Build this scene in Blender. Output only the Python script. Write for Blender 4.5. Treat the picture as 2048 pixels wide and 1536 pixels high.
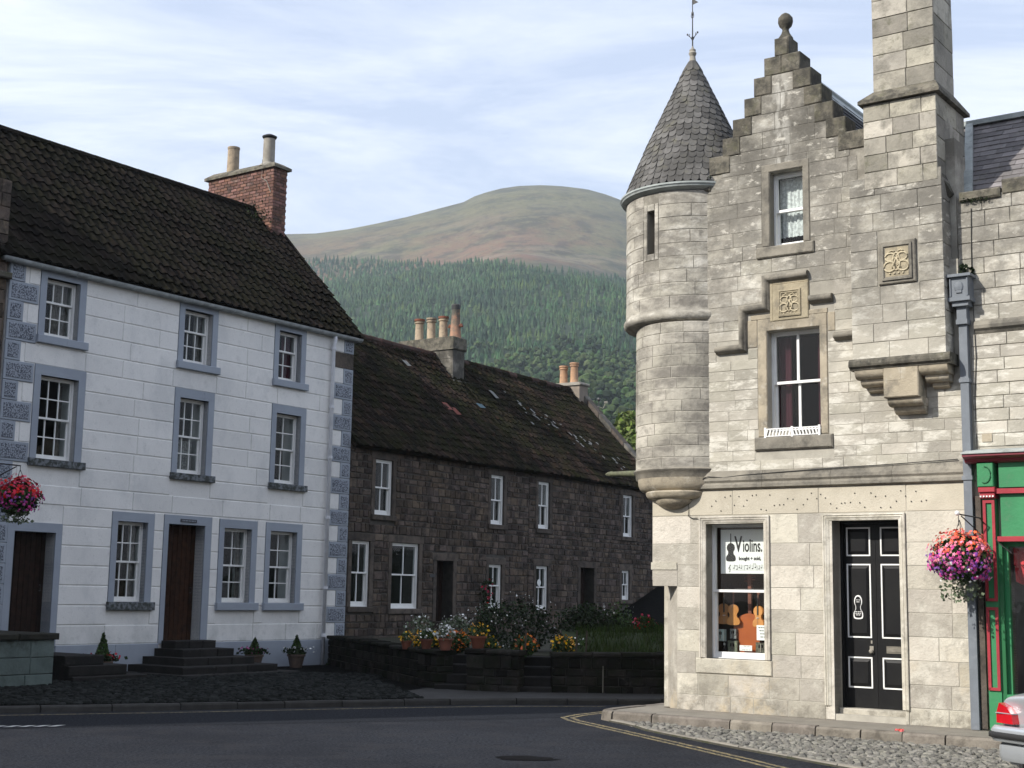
import bpy, math, random
import numpy as np
from mathutils import Vector, Matrix, noise
random.seed(7)
R = math.radians
for o in list(bpy.data.objects): bpy.data.objects.remove(o)
sc = bpy.context.scene
C = sc.collection

# ------------------------------------------------------------------ camera
cam = bpy.data.cameras.new('camera'); camo = bpy.data.objects.new('camera', cam); C.objects.link(camo)
cam.sensor_width = 36; cam.lens = 2800.4/2048*36; cam.clip_start = .1; cam.clip_end = 6000
pt, rl = R(8.5575), R(.979)
Mc = Matrix(((math.cos(rl), math.sin(rl), 0), (-math.sin(rl), math.cos(rl), 0), (0, 0, 1))) @ \
     Matrix(((1, 0, 0), (0, -math.sin(pt), math.cos(pt)), (0, math.cos(pt), math.sin(pt))))
rt, up, fw = Mc[0], Mc[1], Mc[2]
camo.matrix_world = Matrix(((rt[0], up[0], -fw[0], 0), (rt[1], up[1], -fw[1], 0), (rt[2], up[2], -fw[2], 1.62), (0, 0, 0, 1)))
sc.camera = camo

# ------------------------------------------------------------------ sky, sun, exposure
SUN_EL = R(35); sdir = Vector((-.8806, -.4739, 0)).normalized()
sunvec = Vector((sdir.x*math.cos(SUN_EL), sdir.y*math.cos(SUN_EL), math.sin(SUN_EL)))
w = bpy.data.worlds.new('World'); sc.world = w; w.use_nodes = True
nt = w.node_tree; nt.nodes.clear()
out = nt.nodes.new('ShaderNodeOutputWorld'); bg = nt.nodes.new('ShaderNodeBackground'); bg.inputs[1].default_value = .13
sky = nt.nodes.new('ShaderNodeTexSky'); sky.sky_type = 'NISHITA'; sky.sun_disc = False
sky.sun_elevation = SUN_EL; sky.sun_rotation = math.atan2(sdir.x, sdir.y)
sky.air_density = 1.2; sky.dust_density = 2.2; sky.ozone_density = 1.2
tc = nt.nodes.new('ShaderNodeTexCoord'); sep = nt.nodes.new('ShaderNodeSeparateXYZ'); nt.links.new(tc.outputs['Generated'], sep.inputs[0])
zz = nt.nodes.new('ShaderNodeMath'); zz.operation = 'MAXIMUM'; zz.inputs[1].default_value = 0.04; nt.links.new(sep.outputs[2], zz.inputs[0])
za = nt.nodes.new('ShaderNodeMath'); za.operation = 'ADD'; za.inputs[1].default_value = .12; nt.links.new(zz.outputs[0], za.inputs[0])
cmb = nt.nodes.new('ShaderNodeCombineXYZ')
for k in (0, 1):
    d = nt.nodes.new('ShaderNodeMath'); d.operation = 'DIVIDE'; nt.links.new(sep.outputs[k], d.inputs[0]); nt.links.new(za.outputs[0], d.inputs[1])
    nt.links.new(d.outputs[0], cmb.inputs[k])
mp = nt.nodes.new('ShaderNodeMapping'); mp.inputs['Rotation'].default_value = (0, 0, R(28)); mp.inputs['Scale'].default_value = (1.0, 2.0, 1)
mp.inputs['Location'].default_value = (.3, 1.7, 0)
nt.links.new(cmb.outputs[0], mp.inputs[0])
n1 = nt.nodes.new('ShaderNodeTexNoise'); n1.inputs['Scale'].default_value = .9; n1.inputs['Detail'].default_value = 9; n1.inputs['Roughness'].default_value = .62; n1.inputs['Distortion'].default_value = .6
nt.links.new(mp.outputs[0], n1.inputs[0])
cr = nt.nodes.new('ShaderNodeValToRGB'); cr.color_ramp.elements[0].position = .40; cr.color_ramp.elements[1].position = .66
cr.color_ramp.elements[0].color = (.04, .04, .04, 1); cr.color_ramp.elements[1].color = (.95, .95, .95, 1)
nt.links.new(n1.outputs[0], cr.inputs[0])
veil = nt.nodes.new('ShaderNodeMix'); veil.data_type = 'RGBA'; veil.inputs[0].default_value = .60; nt.links.new(sky.outputs[0], veil.inputs[6]); veil.inputs[7].default_value = (4.9, 5.5, 7.1, 1)
mx = nt.nodes.new('ShaderNodeMix'); mx.data_type = 'RGBA'
nt.links.new(cr.outputs[0], mx.inputs[0]); nt.links.new(veil.outputs[2], mx.inputs[6]); mx.inputs[7].default_value = (7.0, 7.3, 8.1, 1)
nt.links.new(mx.outputs[2], bg.inputs[0]); nt.links.new(bg.outputs[0], out.inputs[0])
sun = bpy.data.lights.new('sun', 'SUN'); sun.energy = 4.9; sun.angle = R(.5); sun.color = (1, .95, .865)
suno = bpy.data.objects.new('sun', sun); C.objects.link(suno); suno.rotation_euler = sunvec.to_track_quat('Z', 'Y').to_euler(); suno.location = (0, 0, 60)
sc.view_settings.view_transform = 'Standard'; sc.view_settings.look = 'None'; sc.view_settings.gamma = 1
sc.view_settings.use_curve_mapping = False; sc.view_settings.exposure = .38
sc.render.engine = 'CYCLES'
sc.cycles.max_bounces = 6; sc.cycles.transparent_max_bounces = 12; sc.cycles.volume_bounces = 0

# ------------------------------------------------------------------ materials
MATS = {}
def mat(name, c1, c2=None, sc_=3, rough=.85, bump=.25, bs=60, rnd=.2, stain=None, spec=.3, metal=0, det=6, bump2=None, contrast=(.35, .65), hue=0, coat=0, emis=None):
    """stain: list of (colour, scale, low, high, amount, zrange or None)"""
    m = bpy.data.materials.new(name); m.use_nodes = True; t = m.node_tree; N = t.nodes; L = t.links
    b = N['Principled BSDF']; geo = N.new('ShaderNodeNewGeometry'); oi = N.new('ShaderNodeObjectInfo')
    def nz(scale, detail=5, rgh=.6, sz=1):
        n = N.new('ShaderNodeTexNoise'); n.inputs['Scale'].default_value = scale; n.inputs['Detail'].default_value = detail; n.inputs['Roughness'].default_value = rgh
        if sz != 1:
            mpn = N.new('ShaderNodeMapping'); mpn.inputs['Scale'].default_value = (1, 1, sz); L.new(geo.outputs['Position'], mpn.inputs[0]); L.new(mpn.outputs[0], n.inputs[0])
        else: L.new(geo.outputs['Position'], n.inputs[0])
        return n
    def ramp(src, a, c):
        r_ = N.new('ShaderNodeMapRange'); r_.inputs[1].default_value = a; r_.inputs[2].default_value = c; L.new(src, r_.inputs[0]); return r_.outputs[0]
    def mix(f, a, c, fv=None):
        x = N.new('ShaderNodeMix'); x.data_type = 'RGBA'
        if fv is None: L.new(f, x.inputs[0])
        else: x.inputs[0].default_value = fv
        for i, v in ((6, a), (7, c)):
            if isinstance(v, tuple): x.inputs[i].default_value = (*v, 1)
            else: L.new(v, x.inputs[i])
        return x.outputs[2]
    def math_(op, a, c):
        x = N.new('ShaderNodeMath'); x.operation = op
        for i, v in ((0, a), (1, c)):
            if isinstance(v, (int, float)): x.inputs[i].default_value = v
            else: L.new(v, x.inputs[i])
        return x.outputs[0]
    n = nz(sc_, det); col = mix(ramp(n.outputs[0], *contrast), c1, c2 if c2 else tuple(v*.75 for v in c1))
    if rnd or hue:
        rs = math_('FRACT', math_('ADD', oi.outputs['Random'], geo.outputs['Random Per Island']), 0)
        hs = N.new('ShaderNodeHueSaturation'); L.new(col, hs.inputs['Color'])
        L.new(math_('ADD', math_('MULTIPLY', rs, 2*rnd), 1-rnd), hs.inputs['Value'])
        r2 = math_('FRACT', math_('MULTIPLY', rs, 7.31), 0)
        L.new(math_('ADD', math_('MULTIPLY', r2, .5*rnd+.0), 1-.25*rnd), hs.inputs['Saturation'])
        if hue: L.new(math_('ADD', math_('MULTIPLY', r2, hue), .5-hue/2), hs.inputs['Hue'])
        col = hs.outputs[0]
    for s in (stain or []):
        c, scl, lo, hi, amt = s[:5]
        f = math_('MULTIPLY', ramp(nz(scl, 8, .7, s[6] if len(s) > 6 else 1).outputs[0], lo, hi), amt)
        if len(s) > 5 and s[5]:
            sp = N.new('ShaderNodeSeparateXYZ'); L.new(geo.outputs['Position'], sp.inputs[0]); f = math_('MULTIPLY', f, ramp(sp.outputs[2], *s[5]))
        col = mix(f, col, c)
    L.new(col, b.inputs['Base Color'])
    b.inputs['Roughness'].default_value = rough; b.inputs['Specular IOR Level'].default_value = spec; b.inputs['Metallic'].default_value = metal
    if coat: b.inputs['Coat Weight'].default_value = coat; b.inputs['Coat Roughness'].default_value = .05
    if bump:
        bp = N.new('ShaderNodeBump'); bp.inputs['Strength'].default_value = bump; bp.inputs['Distance'].default_value = .02
        L.new(nz(bs, 6, .7).outputs[0], bp.inputs['Height']); L.new(bp.outputs[0], b.inputs['Normal'])
    MATS[name] = m; return m
stn = lambda *a: a
SOOT = (.085, .08, .068)
ashlar = mat('pale_sandstone', (.52, .485, .415), (.40, .375, .315), 2.2, .9, .5, 28, .14, hue=.012, stain=[((.64, .61, .54), 3.5, .50, .62, .7), ((.20, .185, .155), 4, .50, .64, .65)])
ashlar_base = mat('worn_sandstone', (.51, .475, .405), (.43, .40, .34), 1.7, .9, .8, 22, .24, hue=.02, stain=[((.62, .595, .52), 2.2, .52, .64, .55), ((.28, .26, .22), 4.0, .54, .66, .5), ((.19, .175, .145), 4, .44, .60, .8, (.95, .1)), ((.52, .42, .27), 1.4, .54, .64, .5, (1.2, .2)), ((.34, .32, .27), 22, .56, .66, .4)])
wall_up = mat('weathered_sandstone', (.47, .44, .375), (.34, .32, .272), 1.3, .92, .65, 22, .17, hue=.014, stain=[((.64, .615, .545), 2.8, .50, .60, .8, None, 2.6), ((.19, .178, .155), 1.0, .38, .56, .85, (4.7, 6.0), 1.7), ((.17, .16, .14), 4.2, .47, .60, .6, (4.9, 5.6)), ((.105, .098, .084), 1.8, .36, .56, .92, (6.1, 7.9)), ((.60, .57, .50), 5, .57, .64, .7, (5.5, 6.2), 2.2)])
tower_m = mat('turret_sandstone', (.46, .432, .37), (.35, .328, .278), 1.6, .92, .6, 22, .15, hue=.012, stain=[((.62, .595, .53), 2.2, .50, .62, .75, (4.9, 5.9), 2.2), ((.17, .158, .138), 1.3, .44, .58, .85, None, 2.2), ((.13, .12, .105), 5, .55, .66, .5)])
carved = mat('ochre_carved_stone', (.40, .345, .24), (.29, .25, .175), 6, .9, .5, 40, .08, stain=[((.16, .145, .115), 5, .5, .64, .6)])
mould = mat('moulding_stone', (.27, .248, .205), (.185, .17, .142), 4, .9, .5, 30, .12, stain=[((.085, .08, .07), 2.5, .46, .62, .8)])
warmstone = mat('warm_corbel_stone', (.42, .365, .275), (.31, .27, .205), 4, .9, .5, 30, .1, stain=[((.13, .12, .10), 3, .48, .64, .75), ((.54, .51, .44), 5, .56, .66, .5)])
mossy = mat('mossy_coping_stone', (.155, .14, .112), (.095, .088, .07), 6, .95, .8, 24, .25, stain=[((.10, .10, .055), 4, .50, .64, .5), ((.05, .047, .04), 5, .46, .60, .85), ((.26, .245, .2), 9, .56, .66, .5)])
chimstone = mat('chimney_ashlar', (.42, .39, .325), (.30, .28, .235), 2.5, .92, .7, 22, .38, hue=.016, stain=[((.60, .57, .49), 2.6, .54, .64, .6), ((.13, .12, .10), 2.6, .48, .62, .75), ((.10, .10, .06), 7, .56, .66, .5)])
joint = mat('lime_mortar', (.44, .415, .355), (.34, .32, .275), 5, .95, .3, 60, 0, stain=[((.16, .148, .125), 1.2, .38, .54, .9, (4.9, 6.4))])
joint_d = mat('dark_mortar', (.085, .078, .068), (.055, .05, .045), 5, .95, .3, 60, 0)
rubble = mat('dark_rubble_stone', (.122, .095, .078), (.070, .057, .049), 3.5, .95, .8, 24, .48, hue=.03, spec=.08, stain=[((.155, .115, .08), 1.4, .50, .64, .6), ((.034, .031, .029), 3.2, .48, .62, .8), ((.18, .15, .125), 11, .58, .68, .6)])
rubdress = mat('dressed_margin_stone', (.125, .103, .086), (.08, .068, .058), 3, .95, .5, 30, .2, spec=.1, stain=[((.035, .033, .031), 4, .48, .64, .75)])
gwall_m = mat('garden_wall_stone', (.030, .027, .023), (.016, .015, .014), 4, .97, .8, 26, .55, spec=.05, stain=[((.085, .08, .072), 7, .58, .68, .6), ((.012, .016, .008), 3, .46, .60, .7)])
whitep = mat('white_limewash', (.78, .77, .745), (.72, .712, .69), 1.3, .85, .3, 40, .035, stain=[((.52, .53, .53), 1.3, .50, .64, .40, None, .6), ((.50, .50, .49), 5, .55, .68, .35), ((.27, .28, .26), 26, .60, .68, .45), ((.36, .38, .35), 2.5, .42, .6, .6, (1.2, .3))])
greyp = mat('blue_grey_paint', (.315, .35, .40), (.28, .31, .36), 2, .8, .2, 60, .03, stain=[((.13, .14, .14), 12, .62, .74, .4)])
greyd = mat('grey_paint_mossy_sill', (.17, .185, .20), (.05, .055, .05), 14, .9, .5, 60, .05, contrast=(.42, .56))
quoinp = mat('quoin_vermiculated', (.085, .095, .12), (.31, .34, .39), 42, .85, .9, 42, .03, contrast=(.44, .54), det=1)
quoinb = mat('quoin_paint', (.315, .35, .40), (.28, .31, .355), 4, .8, .25, 60, .03)
tile_w = mat('mossy_clay_tile', (.020, .0155, .0125), (.011, .009, .008), 2.5, .97, .7, 30, .36, hue=.02, spec=.06, stain=[((.013, .013, .007), 1.2, .42, .58, .7), ((.05, .045, .038), 24, .62, .72, .4)])
tile_c = mat('aged_clay_tile', (.036, .024, .018), (.020, .015, .012), 2.2, .97, .7, 30, .6, hue=.03, spec=.06, stain=[((.018, .020, .008), 1.1, .42, .58, .8), ((.011, .010, .009), 2.7, .48, .60, .8), ((.09, .035, .022), 1.5, .63, .68, .45), ((.15, .155, .15), 7, .67, .71, .5)])
ridge_m = mat('red_ridge_tile', (.085, .042, .032), (.035, .026, .022), 5, .95, .4, 40, .35)
slate = mat('grey_slate', (.128, .124, .118), (.085, .083, .08), 4, .85, .4, 30, .32, hue=.03, spec=.15, stain=[((.19, .18, .155), 4, .52, .64, .6), ((.06, .058, .055), 1.6, .48, .62, .65), ((.08, .085, .04), 4, .58, .7, .4)])
slate_l = mat('sun_lightened_purple_slate', (.20, .185, .185), (.145, .135, .138), 4, .85, .4, 30, .28, hue=.03, spec=.15, stain=[((.25, .235, .21), 4, .54, .66, .5), ((.10, .095, .09), 1.6, .48, .62, .5)])  # purple slate lightened so this roof looks sunlit
slate_d = mat('dark_slate', (.05, .05, .052), (.035, .035, .037), 4, .85, .3, 40, .25, spec=.15)
lead = mat('painted_lead', (.40, .43, .42), (.30, .33, .32), 6, .6, .1, 60, .04, spec=.3, stain=[((.16, .17, .16), 5, .52, .66, .6)])
brick = mat('red_brick', (.195, .098, .076), (.135, .078, .064), 8, .92, .5, 60, .4, hue=.02, stain=[((.28, .24, .20), 6, .58, .68, .5), ((.05, .042, .036), 4, .52, .66, .7)])
brickm = mat('brick_mortar', (.20, .17, .14), (.12, .10, .085), 8, .95, .3, 60, 0)
buffpot = mat('buff_clay_pot', (.38, .30, .21), (.28, .22, .155), 7, .9, .2, 60, .12, stain=[((.11, .10, .085), 5, .5, .66, .75)])
greypot = mat('grey_clay_pot', (.30, .28, .24), (.22, .20, .17), 7, .85, .2, 60, .1, stain=[((.10, .09, .08), 6, .56, .7, .6)])
redpot = mat('terracotta', (.20, .07, .042), (.14, .055, .035), 7, .85, .2, 60, .2)
orange_pot = mat('orange_clay_pot', (.44, .265, .16), (.33, .20, .12), 7, .9, .2, 60, .08, stain=[((.16, .13, .11), 5, .52, .66, .6)])
blackm = mat('black_iron', (.02, .02, .022), (.03, .03, .03), 9, .5, .1, 60, 0, spec=.5)
white = mat('white_gloss_paint', (.80, .80, .78), (.74, .74, .72), 5, .45, .05, 60, 0, spec=.5)
blackpaint = mat('black_gloss_paint', (.008, .008, .009), (.012, .012, .012), 5, .42, .05, 50, 0, spec=.18)
wood = mat('brown_plank_door', (.046, .022, .013), (.024, .012, .008), 9, .8, .3, 50, .22, spec=.08)
wood_d = mat('dark_plank_door', (.028, .016, .012), (.015, .009, .007), 9, .8, .3, 50, .2, spec=.1)
pipe_m = mat('blue_grey_pipe_paint', (.165, .185, .21), (.135, .15, .17), 5, .6, .1, 60, 0, spec=.3, stain=[((.26, .27, .29), 4, .55, .68, .5)])
pipe_w = mat('white_pipe_paint', (.72, .73, .76), (.6, .61, .64), 5, .6, .1, 60, 0)
gut_m = mat('grey_gutter', (.40, .42, .43), (.26, .28, .28), 7, .7, .1, 60, 0, stain=[((.12, .13, .12), 9, .55, .7, .6)])
green = mat('green_gloss_paint', (.035, .225, .09), (.028, .18, .072), 3, .5, .15, 30, 0, spec=.35, stain=[((.09, .19, .11), 6, .56, .68, .4)])
redp = mat('red_gloss_paint', (.36, .028, .042), (.28, .022, .034), 3, .5, .15, 30, 0, spec=.35, stain=[((.40, .10, .10), 8, .56, .68, .4)])
maroon = mat('maroon_gloss_paint', (.20, .018, .035), (.17, .015, .03), 3, .4, .04, 60, 0, spec=.5)
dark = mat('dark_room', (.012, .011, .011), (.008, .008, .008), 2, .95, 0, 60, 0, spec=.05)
room_b = mat('brown_room_lining', (.10, .055, .03), (.07, .04, .025), 3, .9, 0, 60, 0)
lace = mat('lace_curtain', (.70, .70, .68), (.48, .48, .47), 24, .95, .2, 60, .02, contrast=(.45, .55))
curtain = mat('cream_curtain', (.20, .18, .165), (.09, .08, .072), 12, .95, .3, 30, .3)
lace_d = mat('dull_net_curtain', (.26, .26, .25), (.12, .12, .12), 24, .95, .2, 60, .02, contrast=(.45, .55))
redcurt = mat('plum_curtain', (.07, .014, .024), (.05, .01, .018), 9, .95, .3, 30, .1)
asphalt = mat('asphalt', (.038, .042, .052), (.008, .009, .012), 30, .9, 1, 40, 0, contrast=(.38, .62), spec=.1, stain=[((.16, .16, .17), 44, .61, .66, .75), ((.012, .013, .017), .35, .44, .58, .5), ((.034, .034, .038), 1.6, .50, .60, .5), ((.010, .010, .012), 2.7, .58, .66, .5)])
asphalt2 = mat('fresh_asphalt', (.026, .029, .037), (.006, .007, .009), 30, .9, 1, 40, 0, contrast=(.38, .62), spec=.1, stain=[((.10, .10, .11), 44, .63, .67, .5)])
pave = mat('paving_concrete', (.235, .215, .18), (.185, .17, .145), 4, .9, .35, 60, .05, stain=[((.12, .105, .085), 3, .52, .7, .5), ((.30, .28, .24), 9, .6, .7, .4)])
kerbm = mat('kerb_stone', (.225, .20, .168), (.15, .132, .112), 6, .9, .6, 40, .16, hue=.02, stain=[((.085, .075, .062), 5, .48, .64, .8)])
cobm = mat('cobble_stone', (.20, .19, .165), (.135, .13, .115), 8, .85, .5, 60, .35, hue=.03)
cobd = mat('shade_darkened_cobble', (.024, .026, .025), (.012, .013, .012), 8, .95, .5, 60, .5, hue=.03, spec=.06)  # darker copy of the cobble colour, with the verge's shade put in
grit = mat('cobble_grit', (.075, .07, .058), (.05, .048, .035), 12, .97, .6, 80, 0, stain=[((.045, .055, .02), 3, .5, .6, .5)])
gritd = mat('shade_darkened_grit', (.007, .007, .006), (.004, .004, .004), 12, .97, .6, 80, 0, spec=.03)  # grit colour darkened to deepen the shade on the verge
yellow = mat('yellow_road_paint', (.33, .26, .12), (.20, .165, .09), 12, .85, .3, 60, 0, stain=[((.04, .04, .042), 20, .44, .54, .9)])
whiteroad = mat('white_road_paint', (.65, .65, .62), (.5, .5, .48), 12, .8, .3, 90, 0, stain=[((.08, .08, .08), 20, .58, .66, .8)])
iron_c = mat('iron_cover', (.006, .006, .007), (.012, .012, .013), 30, .95, .6, 60, 0, spec=.04)
leafm = mat('foliage_green', (.050, .085, .022), (.030, .055, .016), 12, .7, 0, 60, .5, hue=.05, spec=.25)
leafd = mat('dark_foliage', (.022, .036, .012), (.014, .024, .010), 12, .75, 0, 60, .5, hue=.04, spec=.2)
leafg = mat('grey_green_foliage', (.14, .17, .11), (.10, .13, .08), 12, .75, 0, 60, .4, hue=.04, spec=.2)
leaft = mat('bright_tree_foliage', (.115, .15, .035), (.07, .10, .025), .9, .7, 0, 60, .5, hue=.04, spec=.2)
grassm = mat('long_grass', (.045, .075, .016), (.035, .05, .015), 5, .8, 0, 60, .5, hue=.06, spec=.1)
def fl(n, c): return mat(n, c, tuple(v*.8 for v in c), 20, .7, 0, 60, .3, hue=.03)
f_coral = fl('coral_petals', (.80, .13, .10)); f_mag = fl('magenta_petals', (.55, .07, .30)); f_pink = fl('pink_petals', (.80, .25, .35)); f_lilac = fl('purple_petals', (.22, .07, .34))
f_white = fl('white_petals', (.75, .76, .74)); f_yel = fl('yellow_petals', (.80, .45, .03)); f_or = fl('orange_petals', (.75, .20, .03)); f_red = fl('red_petals', (.55, .02, .05))
conifer = mat('spruce_foliage', (.050, .090, .040), (.020, .044, .024), .035, .85, 0, 60, .5, hue=.05, spec=.08, contrast=(.4, .6), stain=[((.080, .115, .035), .05, .54, .62, .7), ((.03, .05, .035), .012, .50, .58, .5)])
decid = mat('far_woodland_foliage', (.048, .072, .026), (.020, .036, .018), .06, .85, 0, 60, .45, hue=.05, spec=.08, contrast=(.42, .58))
hillm = mat('moorland', (.098, .094, .048), (.062, .062, .034), .011, .95, .0, 1, 0, det=12, contrast=(.44, .56), stain=[((.15, .075, .052), .008, .40, .52, .85, (300, 215)), ((.036, .038, .024), .022, .50, .58, .75), ((.20, .16, .11), .013, .54, .61, .6, (310, 200), 6), ((.045, .036, .028), .08, .53, .61, .7), ((.145, .13, .07), .10, .52, .62, .6), ((.03, .03, .02), .3, .55, .63, .6), ((.018, .032, .016), .5, -.2, -.1, 1, (205, 175))])
bark = mat('bark', (.09, .07, .055), (.06, .05, .04), 9, .9, .4, 30, .1)
silver = mat('silver_car_paint', (.52, .55, .58), (.50, .53, .56), 3, .32, 0, 60, 0, metal=.55, spec=.5, coat=.6)
rubber = mat('black_rubber', (.02, .02, .022), (.025, .025, .025), 9, .75, .1, 60, 0)
redlens = mat('red_lens', (.50, .008, .015), (.42, .006, .012), 9, .15, 0, 60, 0, spec=.6, coat=1)
plate_y = mat('yellow_number_plate', (.80, .50, .03), (.78, .48, .03), 5, .4, 0, 60, 0)
black_ink = mat('black_ink', (.012, .012, .012), (.015, .015, .015), 5, .6, 0, 60, 0)
paper = mat('white_card', (.78, .80, .78), (.75, .77, .75), 4, .7, 0, 60, 0)
varn_o = mat('golden_varnish', (.55, .25, .07), (.45, .19, .05), 8, .35, 0, 60, .2, spec=.5, coat=.4)
varn_r = mat('red_brown_varnish', (.40, .10, .02), (.34, .08, .018), 6, .3, 0, 60, 0, spec=.5, coat=.4)
def glass_mat(name, tint=(.85, .9, .9), mn=.10):
    m = bpy.data.materials.new(name); m.use_nodes = True; t = m.node_tree; t.nodes.clear(); N = t.nodes; L = t.links
    o = N.new('ShaderNodeOutputMaterial'); mx = N.new('ShaderNodeMixShader'); tr = N.new('ShaderNodeBsdfTransparent'); gl = N.new('ShaderNodeBsdfGlossy')
    tr.inputs[0].default_value = (*tint, 1); gl.inputs['Roughness'].default_value = .015
    g2 = N.new('ShaderNodeNewGeometry'); dt = N.new('ShaderNodeVectorMath'); dt.operation = 'DOT_PRODUCT'; L.new(g2.outputs['Normal'], dt.inputs[0]); L.new(g2.outputs['Incoming'], dt.inputs[1])
    ab = N.new('ShaderNodeMath'); ab.operation = 'ABSOLUTE'; L.new(dt.outputs['Value'], ab.inputs[0]); om = N.new('ShaderNodeMath'); om.operation = 'SUBTRACT'; om.inputs[0].default_value = 1; L.new(ab.outputs[0], om.inputs[1])
    pw = N.new('ShaderNodeMath'); pw.operation = 'POWER'; pw.inputs[1].default_value = 4.2; L.new(om.outputs[0], pw.inputs[0]); fr = N.new('ShaderNodeMath'); fr.operation = 'ADD'; fr.inputs[1].default_value = .022; L.new(pw.outputs[0], fr.inputs[0])
    geo = N.new('ShaderNodeNewGeometry'); nz = N.new('ShaderNodeTexNoise'); nz.inputs['Scale'].default_value = 3.5; L.new(geo.outputs['Position'], nz.inputs[0])
    bp = N.new('ShaderNodeBump'); bp.inputs['Strength'].default_value = .12; bp.inputs['Distance'].default_value = .01; L.new(nz.outputs[0], bp.inputs['Height']); L.new(bp.outputs[0], gl.inputs['Normal'])
    a = N.new('ShaderNodeMath'); a.operation = 'MAXIMUM'; a.inputs[1].default_value = mn; L.new(fr.outputs[0], a.inputs[0])
    L.new(a.outputs[0], mx.inputs[0]); L.new(tr.outputs[0], mx.inputs[1]); L.new(gl.outputs[0], mx.inputs[2]); L.new(mx.outputs[0], o.inputs[0]); return m
glass = glass_mat('window_glass', mn=.03); glass_s = glass_mat('shop_glass', (.95, .97, .96), .03)

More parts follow.
